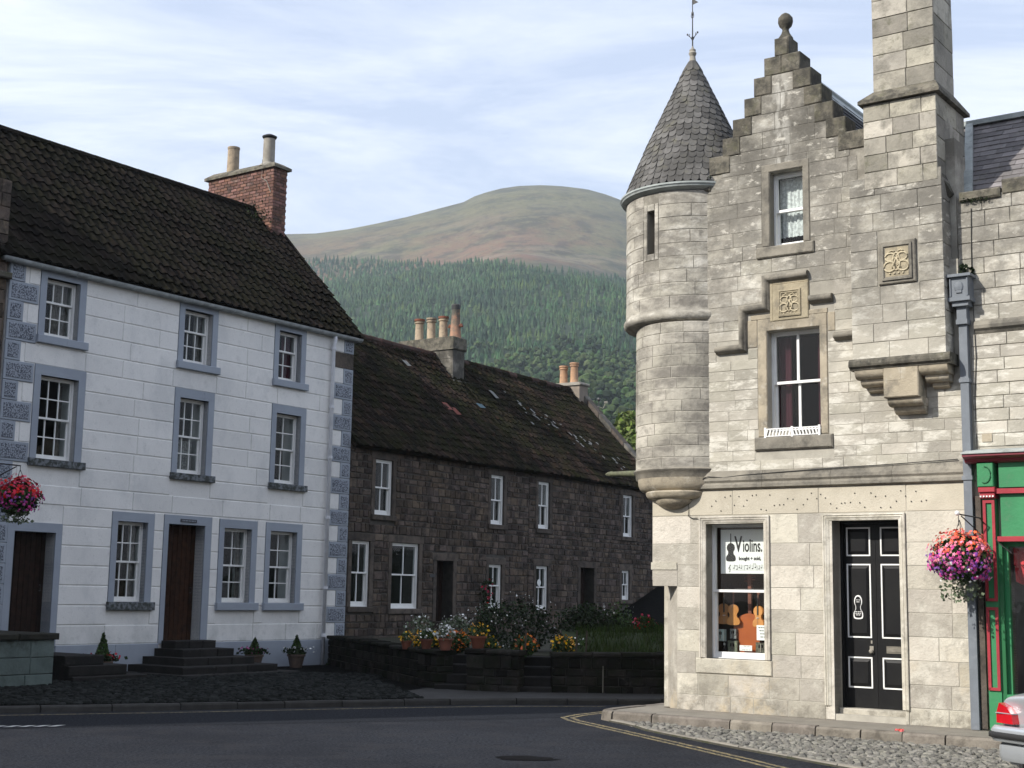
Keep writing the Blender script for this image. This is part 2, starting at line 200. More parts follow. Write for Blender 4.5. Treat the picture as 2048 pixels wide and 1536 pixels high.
# ------------------------------------------------------------------ mesh helpers
STUFF = {'leaves', 'flowers', 'foliage', 'trailing_foliage', 'trailing_leaves', 'fixing_hole', 'crown', 'conifer', 'print', 'plate_lettering', 'sign_lettering', 'dentil', 'carved_boss', 'stave'}
class MB:
    def __init__(s): s.v = []; s.f = []
    def add(s, vs, fs):
        n = len(s.v); s.v.extend([tuple(p) for p in vs]); s.f.extend([tuple(i+n for i in f) for f in fs]); return s
    def box(s, x0, x1, y0, y1, z0, z1):
        if x0 > x1: x0, x1 = x1, x0
        if y0 > y1: y0, y1 = y1, y0
        if z0 > z1: z0, z1 = z1, z0
        return s.add([(x0, y0, z0), (x1, y0, z0), (x1, y1, z0), (x0, y1, z0), (x0, y0, z1), (x1, y0, z1), (x1, y1, z1), (x0, y1, z1)],
                     [(0, 3, 2, 1), (4, 5, 6, 7), (0, 1, 5, 4), (1, 2, 6, 5), (2, 3, 7, 6), (3, 0, 4, 7)])
    def block(s, x0, x1, z0, z1, yf, yb, bev=.008, jit=.0):
        """chamfered block whose front face looks to -y"""
        j = lambda a=jit: random.uniform(-a, a)
        b = bev; q = [(x0, z0), (x1, z0), (x1, z1), (x0, z1)]; qi = [(x0+b, z0+b), (x1-b, z0+b), (x1-b, z1-b), (x0+b, z1-b)]
        vs = [(a, yb, c) for a, c in q]+[(a, yf+b, c) for a, c in q]+[(a+j(), yf+j(), c+j()) for a, c in qi]
        return s.add(vs, [(3, 2, 1, 0), (0, 1, 5, 4), (1, 2, 6, 5), (2, 3, 7, 6), (3, 0, 4, 7), (4, 5, 9, 8), (5, 6, 10, 9), (6, 7, 11, 10), (7, 4, 8, 11), (8, 9, 10, 11)])
    def prism(s, pts, y0, y1):
        """polygon in x,z extruded along y (y0 front)"""
        n = len(pts); a = sum(pts[i][0]*pts[(i+1) % n][1]-pts[(i+1) % n][0]*pts[i][1] for i in range(n))
        if a < 0: pts = pts[::-1]
        return s.add([(x, y0, z) for x, z in pts]+[(x, y1, z) for x, z in pts], [tuple(range(n)), tuple(range(2*n-1, n-1, -1))]+[(i+n, (i+1) % n+n, (i+1) % n, i) for i in range(n)])
    def sheet(s, pts, z): return s.add([(x, y, z) for x, y in pts], [tuple(range(len(pts)))])
    def slab(s, pts, z0, z1):
        n = len(pts); a = sum(pts[i][0]*pts[(i+1) % n][1]-pts[(i+1) % n][0]*pts[i][1] for i in range(n))
        if a < 0: pts = pts[::-1]
        return s.add([(x, y, z0) for x, y in pts]+[(x, y, z1) for x, y in pts], [tuple(range(n-1, -1, -1)), tuple(range(n, 2*n))]+[(i, (i+1) % n, (i+1) % n+n, i+n) for i in range(n)])
    def lathe(s, prof, cx, cy, n=24, a0=0, a1=360, cap=True):
        full = abs(a1-a0) >= 360; m = n if full else n+1; vs = []
        for r, z in prof:
            for i in range(m):
                a = R(a0+(a1-a0)*i/n); vs.append((cx+r*math.cos(a), cy+r*math.sin(a), z))
        fs = []
        for k in range(len(prof)-1):
            for i in range(n): fs.append((k*m+i, k*m+(i+1) % m, (k+1)*m+(i+1) % m, (k+1)*m+i))
        if cap and full: fs += [tuple(range(m-1, -1, -1)), tuple(range((len(prof)-1)*m, len(prof)*m))]
        return s.add(vs, fs)
    def tube(s, pts, r, n=8):
        P = [Vector(p) for p in pts]; rs = r if isinstance(r, (list, tuple)) else [r]*len(P); vs = []
        for i, p in enumerate(P):
            d = (P[min(i+1, len(P)-1)]-P[max(i-1, 0)]).normalized(); q = d.to_track_quat('Z', 'Y')
            for k in range(n):
                a = 2*math.pi*k/n; vs.append(p+q @ Vector((rs[i]*math.cos(a), rs[i]*math.sin(a), 0)))
        fs = [(i*n+k, i*n+(k+1) % n, (i+1)*n+(k+1) % n, (i+1)*n+k) for i in range(len(P)-1) for k in range(n)]
        fs += [tuple(range(n-1, -1, -1)), tuple(range((len(P)-1)*n, len(P)*n))]
        return s.add(vs, fs)
    def sphere(s, c, r, n=12, m=8, sq=(1, 1, 1)):
        vs = [(c[0], c[1], c[2]-r*sq[2])]
        for j in range(1, m):
            t = math.pi*j/m
            for i in range(n):
                a = 2*math.pi*i/n; vs.append((c[0]+r*sq[0]*math.sin(t)*math.cos(a), c[1]+r*sq[1]*math.sin(t)*math.sin(a), c[2]-r*sq[2]*math.cos(t)))
        vs.append((c[0], c[1], c[2]+r*sq[2])); fs = [(0, 1+(i+1) % n, 1+i) for i in range(n)]
        for j in range(m-2):
            for i in range(n): fs.append((1+j*n+i, 1+j*n+(i+1) % n, 1+(j+1)*n+(i+1) % n, 1+(j+1)*n+i))
        l = len(vs)-1; fs += [(1+(m-2)*n+i, 1+(m-2)*n+(i+1) % n, l) for i in range(n)]
        return s.add(vs, fs)
    def sweep(s, path, prof, closed=False):
        """path in x,z; prof list of (offset sideways, y) -- mitred moulding on a wall"""
        n = len(path); m = len(prof); vs = []
        for i in range(n):
            a = Vector(path[i])-Vector(path[i-1]) if i > 0 else Vector(path[1])-Vector(path[0])
            b = Vector(path[i+1])-Vector(path[i]) if i < n-1 else a
            a.normalize(); b.normalize(); na = Vector((-a.y, a.x)); nb = Vector((-b.y, b.x)); k = na+nb
            k = k/max(.3, k.dot(na)) if k.length > 1e-6 else na
            for o, y in prof: vs.append((path[i][0]+k.x*o, y, path[i][1]+k.y*o))
        fs = [(i*m+j, i*m+j+1, (i+1)*m+j+1, (i+1)*m+j) for i in range(n-1) for j in range(m-1)]
        fs += [tuple(range(m)), tuple(range((n-1)*m+m-1, (n-1)*m-1, -1))]
        return s.add(vs, fs)
    def build(s, name, m, parent=None, smooth=False, **kw):
        me = bpy.data.meshes.new(name); me.from_pydata(s.v, [], s.f); me.materials.append(m)
        if smooth: me.polygons.foreach_set('use_smooth', [True]*len(me.polygons))
        o = bpy.data.objects.new(name, me); C.objects.link(o)
        if parent: o.parent = parent
        if name in STUFF: o['kind'] = 'stuff'
        for k, v in kw.items(): o[k] = v
        return o
def thing(name, label, cat, loc=(0, 0, 0), rz=0, group=None):
    o = bpy.data.objects.new(name, None); C.objects.link(o); o.location = loc; o.rotation_euler = (0, 0, rz); o.empty_display_size = .2
    o['label'] = label; o['category'] = cat
    if group: o['group'] = group
    return o
def tag(o, label, cat, group=None):
    o['label'] = label; o['category'] = cat
    if group: o['group'] = group
    return o
def struct(mb, name, m, parent=None, **kw):
    o = mb.build(name, m, parent, **kw)
    if not parent: o['kind'] = 'structure'
    return o
def smooth_by_angle(o, a=35):
    o.data.polygons.foreach_set('use_smooth', [True]*len(o.data.polygons)); o.data.set_sharp_from_angle(angle=R(a)); return o

# frames of the three streets: local x along the facade, local -y towards the viewer
FA = ((-3.575, 30.901, 0), math.atan2(.81493, .57957)); FC = ((-3.575, 30.901, 0), math.atan2(.83533, .54975)); FB = ((2.179, 19.555, 0), math.atan2(-.58368, .81198))
def world(F, x, y, z=0):
    c, s_ = math.cos(F[1]), math.sin(F[1]); return (F[0][0]+c*x-s_*y, F[0][1]+s_*x+c*y, z)

def banded_wall(extent, holes, z0, z1, cuts, yf, yb):
    """wall slab with rectangular holes; extent(z)->(x0,x1)"""
    mb = MB(); zs = sorted(set([z0, z1]+[c for c in cuts if z0 < c < z1]+[h[i] for h in holes for i in (2, 3) if z0 < h[i] < z1]))
    for a, b in zip(zs, zs[1:]):
        e = extent((a+b)/2)
        if not e: continue
        segs = [e]
        for h in holes:
            if h[2] < (a+b)/2 < h[3]:
                ns = []
                for p, q in segs:
                    if h[1] <= p or h[0] >= q: ns.append((p, q)); continue
                    if h[0] > p: ns.append((p, h[0]))
                    if h[1] < q: ns.append((h[1], q))
                segs = ns
        for p, q in segs:
            if q-p > .002: mb.box(p, q, yf, yb, a, b)
    return mb
def courses(extent, skips, zs, lens, gap=.008, minlen=.09):
    """stone rectangles in courses, cut round the skips"""
    out = []
    for a, b in zip(zs, zs[1:]):
        e = extent((a+b)/2)
        if not e: continue
        segs = [e]
        for h in skips:
            if h[2] < b-.012 and h[3] > a+.012:
                ns = []
                for p, q in segs:
                    if h[1] <= p or h[0] >= q: ns.append((p, q)); continue
                    if h[0] > p: ns.append((p, h[0]))
                    if h[1] < q: ns.append((h[1], q))
                segs = ns
        for p, q in segs:
            x = p
            while x < q-.02:
                l = random.uniform(*lens); nx = x+l
                if q-nx < minlen*1.2: nx = q
                out.append((x+gap/2, min(nx, q)-gap/2, a+gap/2, b-gap/2)); x = nx
    return [r for r in out if r[1]-r[0] > .03]
def lay(rects, parent, name, m, yf, yb, bev=.006, jit=.002, proud=.004, cap=290, key=None):
    rects = sorted(rects, key=key) if key else rects
    for r in rects[:cap]:
        MB().block(*r, yf-random.uniform(0, proud), yb, bev, jit).build(name, m, parent)
    if len(rects) > cap:
        mb = MB()
        for r in rects[cap:]: mb.block(*r, yf-random.uniform(0, proud), yb, bev, jit)
        mb.build(name+'s', m, parent, kind='stuff')

def sash_window(par, x0, x1, z0, z1, y, cols, ru, rlo, mid=.5, fr=.05, bar=.022, m=None, gl=None, curt=None, back=.9, lining=None, name='window', bot=.08, horns=False):
    """box frame at depth y (front of frame); sashes behind it"""
    m = m or white; gl = gl or glass; d = y
    W = MB(); W.box(x0, x0+fr, d, d+.10, z0, z1).box(x1-fr, x1, d, d+.10, z0, z1).box(x0+fr, x1-fr, d, d+.10, z1-fr*.8, z1).box(x0+fr, x1-fr, d, d+.10, z0, z0+.03)
    win = W.build(name, m, par)
    a0, a1 = x0+fr, x1-fr; b0, b1 = z0+.03, z1-fr*.8; zm = b0+(b1-b0)*mid
    for k, (lo, hi, rows, yy, bt, tp) in enumerate(((zm-.018, b1, ru, d+.018, .036, .035), (b0, zm+.018, rlo, d+.058, bot, .036))):
        S = MB(); st = .03
        S.box(a0, a0+st, yy, yy+.035, lo, hi).box(a1-st, a1, yy, yy+.035, lo, hi).box(a0+st, a1-st, yy, yy+.035, lo, lo+bt).box(a0+st, a1-st, yy, yy+.035, hi-tp, hi)
        S.build('sash', m, win)
        c0, c1, e0, e1 = a0+st, a1-st, lo+bt, hi-tp
        xs = [c0+(c1-c0)*i/cols for i in range(cols+1)]; zs = [e0+(e1-e0)*i/rows for i in range(rows+1)]
        for x in xs[1:-1]: MB().box(x-bar/2, x+bar/2, yy+.004, yy+.028, e0, e1).build('glazing_bar', m, win)
        for z in zs[1:-1]:
            for i in range(cols): MB().box(xs[i]+(bar/2 if i else 0), xs[i+1]-(bar/2 if i < cols-1 else 0), yy+.006, yy+.026, z-bar/2, z+bar/2).build('glazing_bar', m, win)
        for i in range(cols):
            for j in range(rows):
                t = random.uniform(-.0025, .0025); t2 = random.uniform(-.0025, .0025); Y = yy+.017
                MB().add([(xs[i], Y+t, zs[j]), (xs[i+1], Y+t2, zs[j]), (xs[i+1], Y-t, zs[j+1]), (xs[i], Y-t2, zs[j+1])], [(0, 1, 2, 3)]).build('pane', gl, win)
    # the room behind: five sides
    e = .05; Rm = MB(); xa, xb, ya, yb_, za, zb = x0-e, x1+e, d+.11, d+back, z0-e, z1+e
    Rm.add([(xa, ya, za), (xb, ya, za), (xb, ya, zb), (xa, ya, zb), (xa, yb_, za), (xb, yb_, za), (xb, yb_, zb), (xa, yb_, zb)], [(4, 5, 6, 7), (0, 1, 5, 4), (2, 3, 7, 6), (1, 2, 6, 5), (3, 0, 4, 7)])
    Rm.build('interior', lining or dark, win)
    if curt:
        for (ca, cb, cza, czb, cm) in curt:
            cu = MB(); n = max(6, int((cb-ca)*60)); vs = []
            for i in range(n+1):
                x = ca+(cb-ca)*i/n; yy = d+.16+.018*math.sin(i*1.9)+.01*math.sin(i*.7)
                vs += [(x, yy, cza), (x+(random.random()-.5)*.01, yy*.5+(d+.16)*.5, czb)]
            cu.add(vs, [(2*i, 2*i+2, 2*i+3, 2*i+1) for i in range(n)]); cu.build('curtain', cm, win, smooth=True)
    return win

def text_mesh(body, size, parent, name, m, loc, flip=False, ext=.0015, rot=0, sx=1, bold=0, align='LEFT'):
    cu = bpy.data.curves.new(name, 'FONT'); cu.body = body; cu.size = size; cu.extrude = ext; cu.align_x = align; cu.resolution_u = 4; cu.offset = bold
    t = bpy.data.objects.new(name, cu); C.objects.link(t); dg = bpy.context.evaluated_depsgraph_get()
    me = bpy.data.meshes.new_from_object(t.evaluated_get(dg)); bpy.data.objects.remove(t)
    f = -1 if flip else 1
    for v in me.vertices: x, y, z = v.co; v.co = (x*f*sx*math.cos(rot)-y*math.sin(rot), -z, y*math.cos(rot)+x*f*sx*math.sin(rot))
    me.materials.clear(); me.materials.append(m)
    o = bpy.data.objects.new(name, me); C.objects.link(o); o.parent = parent; o.location = loc; return o

def leaves(n, fn, size, mode=0, asp=1.0):
    """random small quads; fn()->(x,y,z[,scale])"""
    P = np.array([fn() for _ in range(n)], dtype=float); rg = np.random.default_rng(random.randrange(1 << 30))
    a = rg.normal(size=(n, 3)); a /= np.linalg.norm(a, axis=1)[:, None]; b = rg.normal(size=(n, 3)); b -= a*(a*b).sum(1)[:, None]; b /= np.linalg.norm(b, axis=1)[:, None]
    s = size*rg.uniform(.6, 1.3, size=(n, 1)); a = a*s*asp; b = b*s
    V = np.stack([P-a, P-b*.8, P+a, P+b*.8], 1).reshape(-1, 3); F = np.arange(4*n).reshape(-1, 4)
    mb = MB(); mb.v = V.tolist(); mb.f = F.tolist(); return mb
def inball(c, r, sq=(1, 1, 1), shell=.35):
    def f():
        while True:
            p = Vector([random.gauss(0, 1) for _ in range(3)]).normalized(); k = random.uniform(shell, 1)**.5
            k *= 1+.22*noise.noise(p*2.3+Vector(c)*3)
            return (c[0]+p.x*r*sq[0]*k, c[1]+p.y*r*sq[1]*k, c[2]+p.z*r*sq[2]*k)
    return f
def streak(m, dirx, diry, c, half, z0, z1, col):
    t = m.node_tree; N, L = t.nodes, t.links; b = N['Principled BSDF']; src = b.inputs['Base Color'].links[0].from_socket
    def mth(op, a, c_, clamp=False):
        x = N.new('ShaderNodeMath'); x.operation = op; x.use_clamp = clamp
        for i, v in ((0, a), (1, c_)):
            if isinstance(v, (int, float)): x.inputs[i].default_value = v
            else: L.new(v, x.inputs[i])
        return x.outputs[0]
    g = N.new('ShaderNodeNewGeometry'); d = N.new('ShaderNodeVectorMath'); d.operation = 'DOT_PRODUCT'; L.new(g.outputs['Position'], d.inputs[0]); d.inputs[1].default_value = (dirx, diry, 0)
    n = N.new('ShaderNodeTexNoise'); n.inputs['Scale'].default_value = 9; n.inputs['Detail'].default_value = 8; mpn = N.new('ShaderNodeMapping'); mpn.inputs['Scale'].default_value = (1, 1, .5); L.new(g.outputs['Position'], mpn.inputs[0]); L.new(mpn.outputs[0], n.inputs[0])
    off = mth('ABSOLUTE', mth('SUBTRACT', d.outputs['Value'], c), 0); f = mth('MULTIPLY', mth('MULTIPLY', mth('SUBTRACT', n.outputs[0], .44), 7, True), mth('SUBTRACT', 1, mth('DIVIDE', off, half), True), True)
    sp = N.new('ShaderNodeSeparateXYZ'); L.new(g.outputs['Position'], sp.inputs[0]); fz = mth('MULTIPLY', mth('MULTIPLY', mth('SUBTRACT', sp.outputs[2], z0), 3, True), mth('MULTIPLY', mth('SUBTRACT', z1, sp.outputs[2]), 3, True)); f = mth('MULTIPLY', f, fz, True)
    x = N.new('ShaderNodeMix'); x.data_type = 'RGBA'; L.new(mth('MULTIPLY', f, .85), x.inputs[0]); L.new(src, x.inputs[6]); x.inputs[7].default_value = (*col, 1); L.new(x.outputs[2], b.inputs['Base Color'])
u0_ = 2.179*.81198-19.555*.58368
streak(wall_up, .81198, -.58368, u0_+1.80, .17, 6.9, 8.95, (.50, .485, .44))
#@@STRUCTURE
# ------------------------------------------------------------------ terrain and hills
def interp(x, xs, ys): return float(np.interp(x, xs, ys))
SKX = [-620, -430, -330, -250, -193.2, -167.6, -140.3, -118.9, -91.6, -64.3, -42.9, -35.8, -26.5, -12.6, 2.6, 22.6, 39.6, 60.8, 76.1, 90.1, 150, 260, 420, 620]
SKZ = [262, 275, 284, 293, 299.2, 300.3, 304.6, 309.4, 315.9, 323.8, 329.9, 334.4, 338.0, 342.2, 344.7, 345.9, 345.3, 343.1, 339.0, 334.0, 304, 280, 262, 250]
def hz(x, y):
    if y < 120: return -.03
    t = (y-120)/1030.
    cx = x*1150/max(y, 350)*.9+x*.1
    cz = interp(cx, SKX, SKZ)
    g = interp(t, [0, .08, .3, .6, .8, .93, 1.0, 1.1, 1.4], [0, .03, .19, .50, .73, .92, 1.0, .98, .6])
    n = noise.fractal(Vector((x*.004, y*.004, 3)), 1, 2, 5)*16*min(1, t*2)*(1-.97*min(1, max(0, (t-.7)/.25)))
    return cz*g+n-.03
xs = np.concatenate([np.linspace(-900, -220, 18), np.linspace(-205, 205, 90), np.linspace(220, 900, 18)])
ys = np.concatenate([np.linspace(-250, 100, 8), np.linspace(120, 1200, 130), np.linspace(1230, 1560, 8)])
V = [(x, y, hz(x, y)) for y in ys for x in xs]; nx = len(xs)
F = [(j*nx+i, j*nx+i+1, (j+1)*nx+i+1, (j+1)*nx+i) for j in range(len(ys)-1) for i in range(nx-1)]
g = MB(); g.v = V; g.f = F; go = struct(g, 'hillside_ground', hillm); go.data.polygons.foreach_set('use_smooth', [True]*len(go.data.polygons))

# forest on the slope: one mass
rg = np.random.default_rng(5)
def tree_set(name, m, pts, kinds, label):
    V = []; F = []
    for (x, y, h, k) in pts:
        z = hz(x, y)-.5; n0 = len(V)
        if k == 0:                      # spruce: three ragged skirts
            q = rg.uniform(0, 6.28); r0 = h*rg.uniform(.20, .29)
            for (a, b, r) in ((.02, .55, 1), (.28, .8, .76), (.55, 1.0, .46)):
                s0 = len(V); V.append((x, y, z+h*b))
                for i in range(6):
                    t = q+i*1.047+rg.uniform(-.25, .25); rr = r0*r*rg.uniform(.7, 1.25); V.append((x+rr*math.cos(t), y+rr*math.sin(t), z+h*(a+rg.uniform(-.04, .06))))
                F += [(s0, s0+1+i, s0+1+(i+1) % 6) for i in range(6)]
        else:                           # round broadleaf: lumps
            for c in range(11):
                cx, cy, cz = x+rg.normal()*h*.2, y+rg.normal()*h*.2, z+h*rg.uniform(.3, .85); r = h*rg.uniform(.07, .15); s0 = len(V)
                V.append((cx, cy, cz+r)); V.append((cx, cy, cz-r))
                for lv, rr in ((.5, .87), (-.35, .93)):
                    for i in range(6):
                        t = i*1.047+rg.uniform(-.3, .3); k2 = r*rr*rg.uniform(.75, 1.2); V.append((cx+k2*math.cos(t), cy+k2*math.sin(t), cz+r*lv+rg.uniform(-.2, .2)*r))
                for i in range(6):
                    j = (i+1) % 6; F += [(s0, s0+2+i, s0+2+j), (s0+2+i, s0+8+i, s0+8+j, s0+2+j), (s0+1, s0+8+j, s0+8+i)]
    mb = MB(); mb.v = V; mb.f = F; o = mb.build(name, m, None, kind='stuff'); o['label'] = label; o['category'] = 'forest'
pts = []
y = 405.
while y < 1130:
    step = 2.7+y*.0014; x = -.25*y-20
    while x < .19*y+20:
        xx, yy = x+rg.uniform(-.5, .5)*step, y+rg.uniform(-.5, .5)*step
        top = interp(xx*1000/yy/10, [-30, -20, -16, -13, -10, -7, -4, -2, 0, 3, 5, 8, 15], [1115, 1020, 1005, 985, 965, 925, 875, 805, 772, 765, 772, 840, 920])+8*noise.noise(Vector((xx*.02, 0, 9)))
        if yy < top and yy > 440+45*noise.noise(Vector((xx*.018, 4, 7)))-(40 if xx < -30 else 0) and (noise.noise(Vector((xx*.03, yy*.03, 1))) > -.62 or rg.random() < .5): pts.append((xx, yy, rg.uniform(4.2, 7.4)*(.85+.25*noise.noise(Vector((xx*.02, yy*.02, 5)))), 0))
        x += step
    y += step*1.05
tree_set('conifer_forest', conifer, pts, 0, 'dense spruce plantation covering the lower half of the hill')
pts = []
y = 300.
while y < 500:
    x = -.22*y-15
    while x < .17*y+20:
        xx, yy = x+rg.uniform(-3, 3), y+rg.uniform(-3, 3)
        if yy < 452+45*noise.noise(Vector((xx*.018, 4, 7)))-(40 if xx < -30 else 0) or (yy < 500 and rg.random() < .12): pts.append((xx, yy, rg.uniform(5, 9.5), 1))
        x += 5
    y += 5
tree_set('broadleaf_wood', decid, pts, 1, 'mixed broadleaf wood at the foot of the hill behind the cottages')

def broadleaf(loc, h, r, label, m, n=2600, size=.16, seed=1):
    random.seed(seed); t = thing('broadleaf_tree', label, 'tree', loc)
    T = MB(); T.tube([(0, 0, -.3), (.1, .05, h*.3), (0, .1, h*.55)], [r*.09, r*.07, r*.04])
    lumps = []
    for i in range(18):
        a = random.uniform(0, 6.28); rr = random.uniform(.1, .75)*r; z = h*random.uniform(.35, .86); k = 1-abs(z/h-.55)*1.1
        lumps.append((rr*math.cos(a)*k, rr*math.sin(a)*k, z, r*random.uniform(.26, .42)))
        T.tube([(0, 0, h*.3), (lumps[-1][0]*.5, lumps[-1][1]*.5, z*.75), lumps[-1][:3]], [r*.04, r*.02, r*.008], 5)
    T.build('trunk', bark, t)
    def f():
        q = random.choice(lumps); return inball(q[:3], q[3], (1, 1, .85), .5)()
    leaves(n, f, size).build('crown', m, t); return t
broadleaf((6.9, 78, 0), 12.9, 3.3, 'sunlit bright green tree rising behind the cottage roof beside the turret', leaft, 16000, .15, 3)
broadleaf((1.6, 96, 0), 11.4, 3.6, 'darker low tree behind the far cottage chimney', leafd, 4500, .24, 8)
broadleaf((-12, 96, 0), 10.0, 4.5, 'dark tree hidden mostly behind the middle of the cottage roofs', leafd, 3500, .26, 11)
random.seed(21)
# floodlight mast and far roof
t = thing('lamp_mast', 'thin mast with two small lamp heads standing behind the cottage roof', 'mast', (5.15, 82, 0))
MB().tube([(0, 0, 0), (0, 0, 13.0)], [.06, .035], 6).build('pole', blackm, t)
m_ = MB()
for s_ in (-1, 1): m_.tube([(0, 0, 12.7), (s_*.25, 0, 12.6), (s_*.42, 0, 12.95)], .025, 5); m_.box(s_*.42-.09, s_*.42+.09, -.08, .08, 12.9, 13.02)
m_.build('lamp_arm', greypot, t)
MB().sphere((0, 0, 13.12), .12, 8, 6).build('lamp_head', blackm, t)
t = thing('slate_outbuilding', 'small slate roofed house just showing behind the cottages beside the turret', 'house', (6.2, 50, 0), R(-14))
MB().box(-2.5, 6, 0, 5, 0, 4.9).build('wall', rubble, t); MB().prism([(-2.7, 4.85), (6.2, 4.85), (6.2, 4.9), (-2.7, 4.9)], -.2, 5.2).build('eave', gut_m, t)
q = MB(); q.add([(-2.7, -.2, 4.9), (6.2, -.2, 4.9), (6.2, 2.5, 6.7), (-2.7, 2.5, 6.7), (6.2, 5.2, 4.9), (-2.7, 5.2, 4.9)], [(0, 1, 2, 3), (3, 2, 4, 5), (0, 3, 5), (1, 4, 2)]); q.build('roof', slate_d, t)

# ------------------------------------------------------------------ roads, verge, pavements
road = MB().sheet([(-60, -40), (60, -40), (60, 48), (-60, 48)], 0); struct(road, 'road', asphalt)
KL = [(-30, 8.4), (-12, 16.2), (-6.5, 18.45), (-4.2, 19.45), (-2.2, 20.45), (-.9, 21.0), (-.1, 21.3), (1.4, 21.6), (2.6, 21.8), (4.2, 22.8), (7.5, 27.2), (14, 36.5)]
def offset(line, d):
    o = []
    for i in range(len(line)):
        a = Vector(line[max(i-1, 0)]); b = Vector(line[min(i+1, len(line)-1)]); t = (b-a).normalized(); o.append((line[i][0]+t.y*d, line[i][1]-t.x*d))
    return o
def densify(line, st):
    out = []
    for a, b in zip(line, line[1:]):
        n = max(1, int(math.dist(a, b)/st)); out += [(a[0]+(b[0]-a[0])*i/n, a[1]+(b[1]-a[1])*i/n) for i in range(n)]
    return out+[line[-1]]
def strip(line, d0, d1, z, wob=0):
    L_ = densify(line, .25); a = offset(L_, d0); b = offset(L_, d1); mb = MB(); n = len(L_)
    mb.add([(p[0], p[1], z) for p in a]+[(p[0]+random.uniform(-wob, wob), p[1]+random.uniform(-wob, wob), z) for p in b], [(i, i+1, n+i+1, n+i) for i in range(n-1)]); return mb
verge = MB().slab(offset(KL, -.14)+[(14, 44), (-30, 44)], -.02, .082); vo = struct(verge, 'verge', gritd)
def kerb_run(line, width, z0, z1, parent, name, m, joints=None, st=.9):
    L_ = densify(line, .15); seg = [0]
    for a, b in zip(L_, L_[1:]): seg.append(seg[-1]+math.dist(a, b))
    cuts = [0.]
    if joints: cuts = joints
    else:
        while cuts[-1] < seg[-1]-st*.6: cuts.append(cuts[-1]+st*random.uniform(.75, 1.25))
        cuts[-1] = seg[-1]
    def at(s_):
        x = interp(s_, seg, [p[0] for p in L_]); y = interp(s_, seg, [p[1] for p in L_]); x2 = interp(s_+.05, seg, [p[0] for p in L_]); y2 = interp(s_+.05, seg, [p[1] for p in L_])
        x1 = interp(s_-.05, seg, [p[0] for p in L_]); y1 = interp(s_-.05, seg, [p[1] for p in L_]); t = Vector((x2-x1, y2-y1)); t.normalize(); return Vector((x, y)), Vector((-t.y, t.x))
    for a, b in zip(cuts, cuts[1:]):
        n = max(1, int((b-a)/.3)); V = []; dz = random.uniform(-.006, .004); dw = random.uniform(-.008, .008)
        for i in range(n+1):
            p, nn = at(a+.009+(b-a-.018)*i/n)
            o_ = [(dw, z0), (dw+.012, z1-.025), (dw+.035, z1+dz), (width, z1+dz), (width, z0)]
            jx = random.uniform(-.005, .005)
            V += [(p.x+nn.x*(o+jx*(k < 3)), p.y+nn.y*(o+jx*(k < 3)), z) for k, (o, z) in enumerate(o_)]
        F = [(i*5+k, (i+1)*5+k, (i+1)*5+k+1, i*5+k+1) for i in range(n) for k in range(4)]+[(4, 3, 2, 1, 0), tuple(range(n*5, n*5+5))]
        mb = MB(); mb.v = V; mb.f = F; mb.build(name, m, parent)
kd = mat('shade_darkened_kerb', (.042, .040, .037), (.028, .027, .025), 6, .9, .5, 40, .2)  # kerb colour darkened to carry the shade on the verge side
kerb_run(KL[1:], .14, -.02, .088, vo, 'kerb_stone', kd)
struct(strip(KL[1:8], .30, .37, .004, .006), 'yellow_line', yellow)
# the paved footway in front of the garden walls (part of the verge)
fp = [(-1.5, 20.95), (-.9, 21.18), (-.1, 21.48), (1.4, 21.78), (2.6, 21.98), (4.1, 22.95), (7.4, 27.3), (13.9, 36.6), (13.3, 37), (6.9, 28.2), (3.6, 23.5), (2.5, 22.95), (.5, 22.85), (-.7, 23.0), (-1.3, 23.5), (-1.7, 22.3)]
struct(MB().slab(fp, .05, .0865), 'footway', mat('dark_footway', (.042, .041, .040), (.030, .029, .028), 5, .9, .4, 40, 0), vo)
def cobbles(inside, x0, x1, y0, y1, sp, z, hgt, rad, near, F=None, cap=290, name='cobble', m=None, parent=None):
    st = []; j = 0; y = y0
    while y < y1:
        x = x0+(sp*.5 if j % 2 else 0)
        while x < x1:
            xx, yy = x+random.uniform(-.2, .2)*sp, y+random.uniform(-.2, .2)*sp
            if inside(xx, yy): st.append((xx, yy))
            x += sp*random.uniform(.88, 1.15)
        y += sp*.86; j += 1
    st.sort(key=near)
    def stone(mb, p):
        a0 = random.uniform(0, 6.28); r = rad*random.uniform(.8, 1.12); ex = random.uniform(.78, 1.2); h = hgt*random.uniform(.55, 1.2); n = 6; tx, ty = random.uniform(-.006, .006), random.uniform(-.006, .006)
        vs = []
        for rr, zz_ in ((1, -.02), (.97, h*.45), (.66, h)):
            for i in range(n):
                a = a0+i*1.047; vs.append((p[0]+r*rr*math.cos(a)*ex, p[1]+r*rr*math.sin(a)/ex, z+zz_+(tx*math.cos(a)+ty*math.sin(a))*(zz_ > 0)))
        mb.add(vs, [(k*n+i, k*n+(i+1) % n, (k+1)*n+(i+1) % n, (k+1)*n+i) for k in range(2) for i in range(n)]+[tuple(range(12, 18))])
    for p in st[:cap]:
        mb = MB(); stone(mb, p); mb.build(name, m, parent)
    mb = MB()
    for p in st[cap:]: stone(mb, p)
    mb.build(name+'s', m, parent, kind='stuff')
klx = [p[0] for p in KL]; kly = [p[1] for p in KL]
def in_verge(x, y):
    if y < interp(x, klx, kly)+.22: return False
    dx, dy = x-FA[0][0], y-FA[0][1]; off = dx*.81493-dy*.57957; u = dx*.57957+dy*.81493
    if off < .05: return False
    return x < -1.35-.25*(y-21.5) or (y > 24 and off < 4 and u < -1)
cobbles(in_verge, -9.5, -.5, 16.5, 27, .125, .082, .035, .062, lambda p: math.hypot(p[0], p[1]), name='cobble', m=cobd, parent=vo)

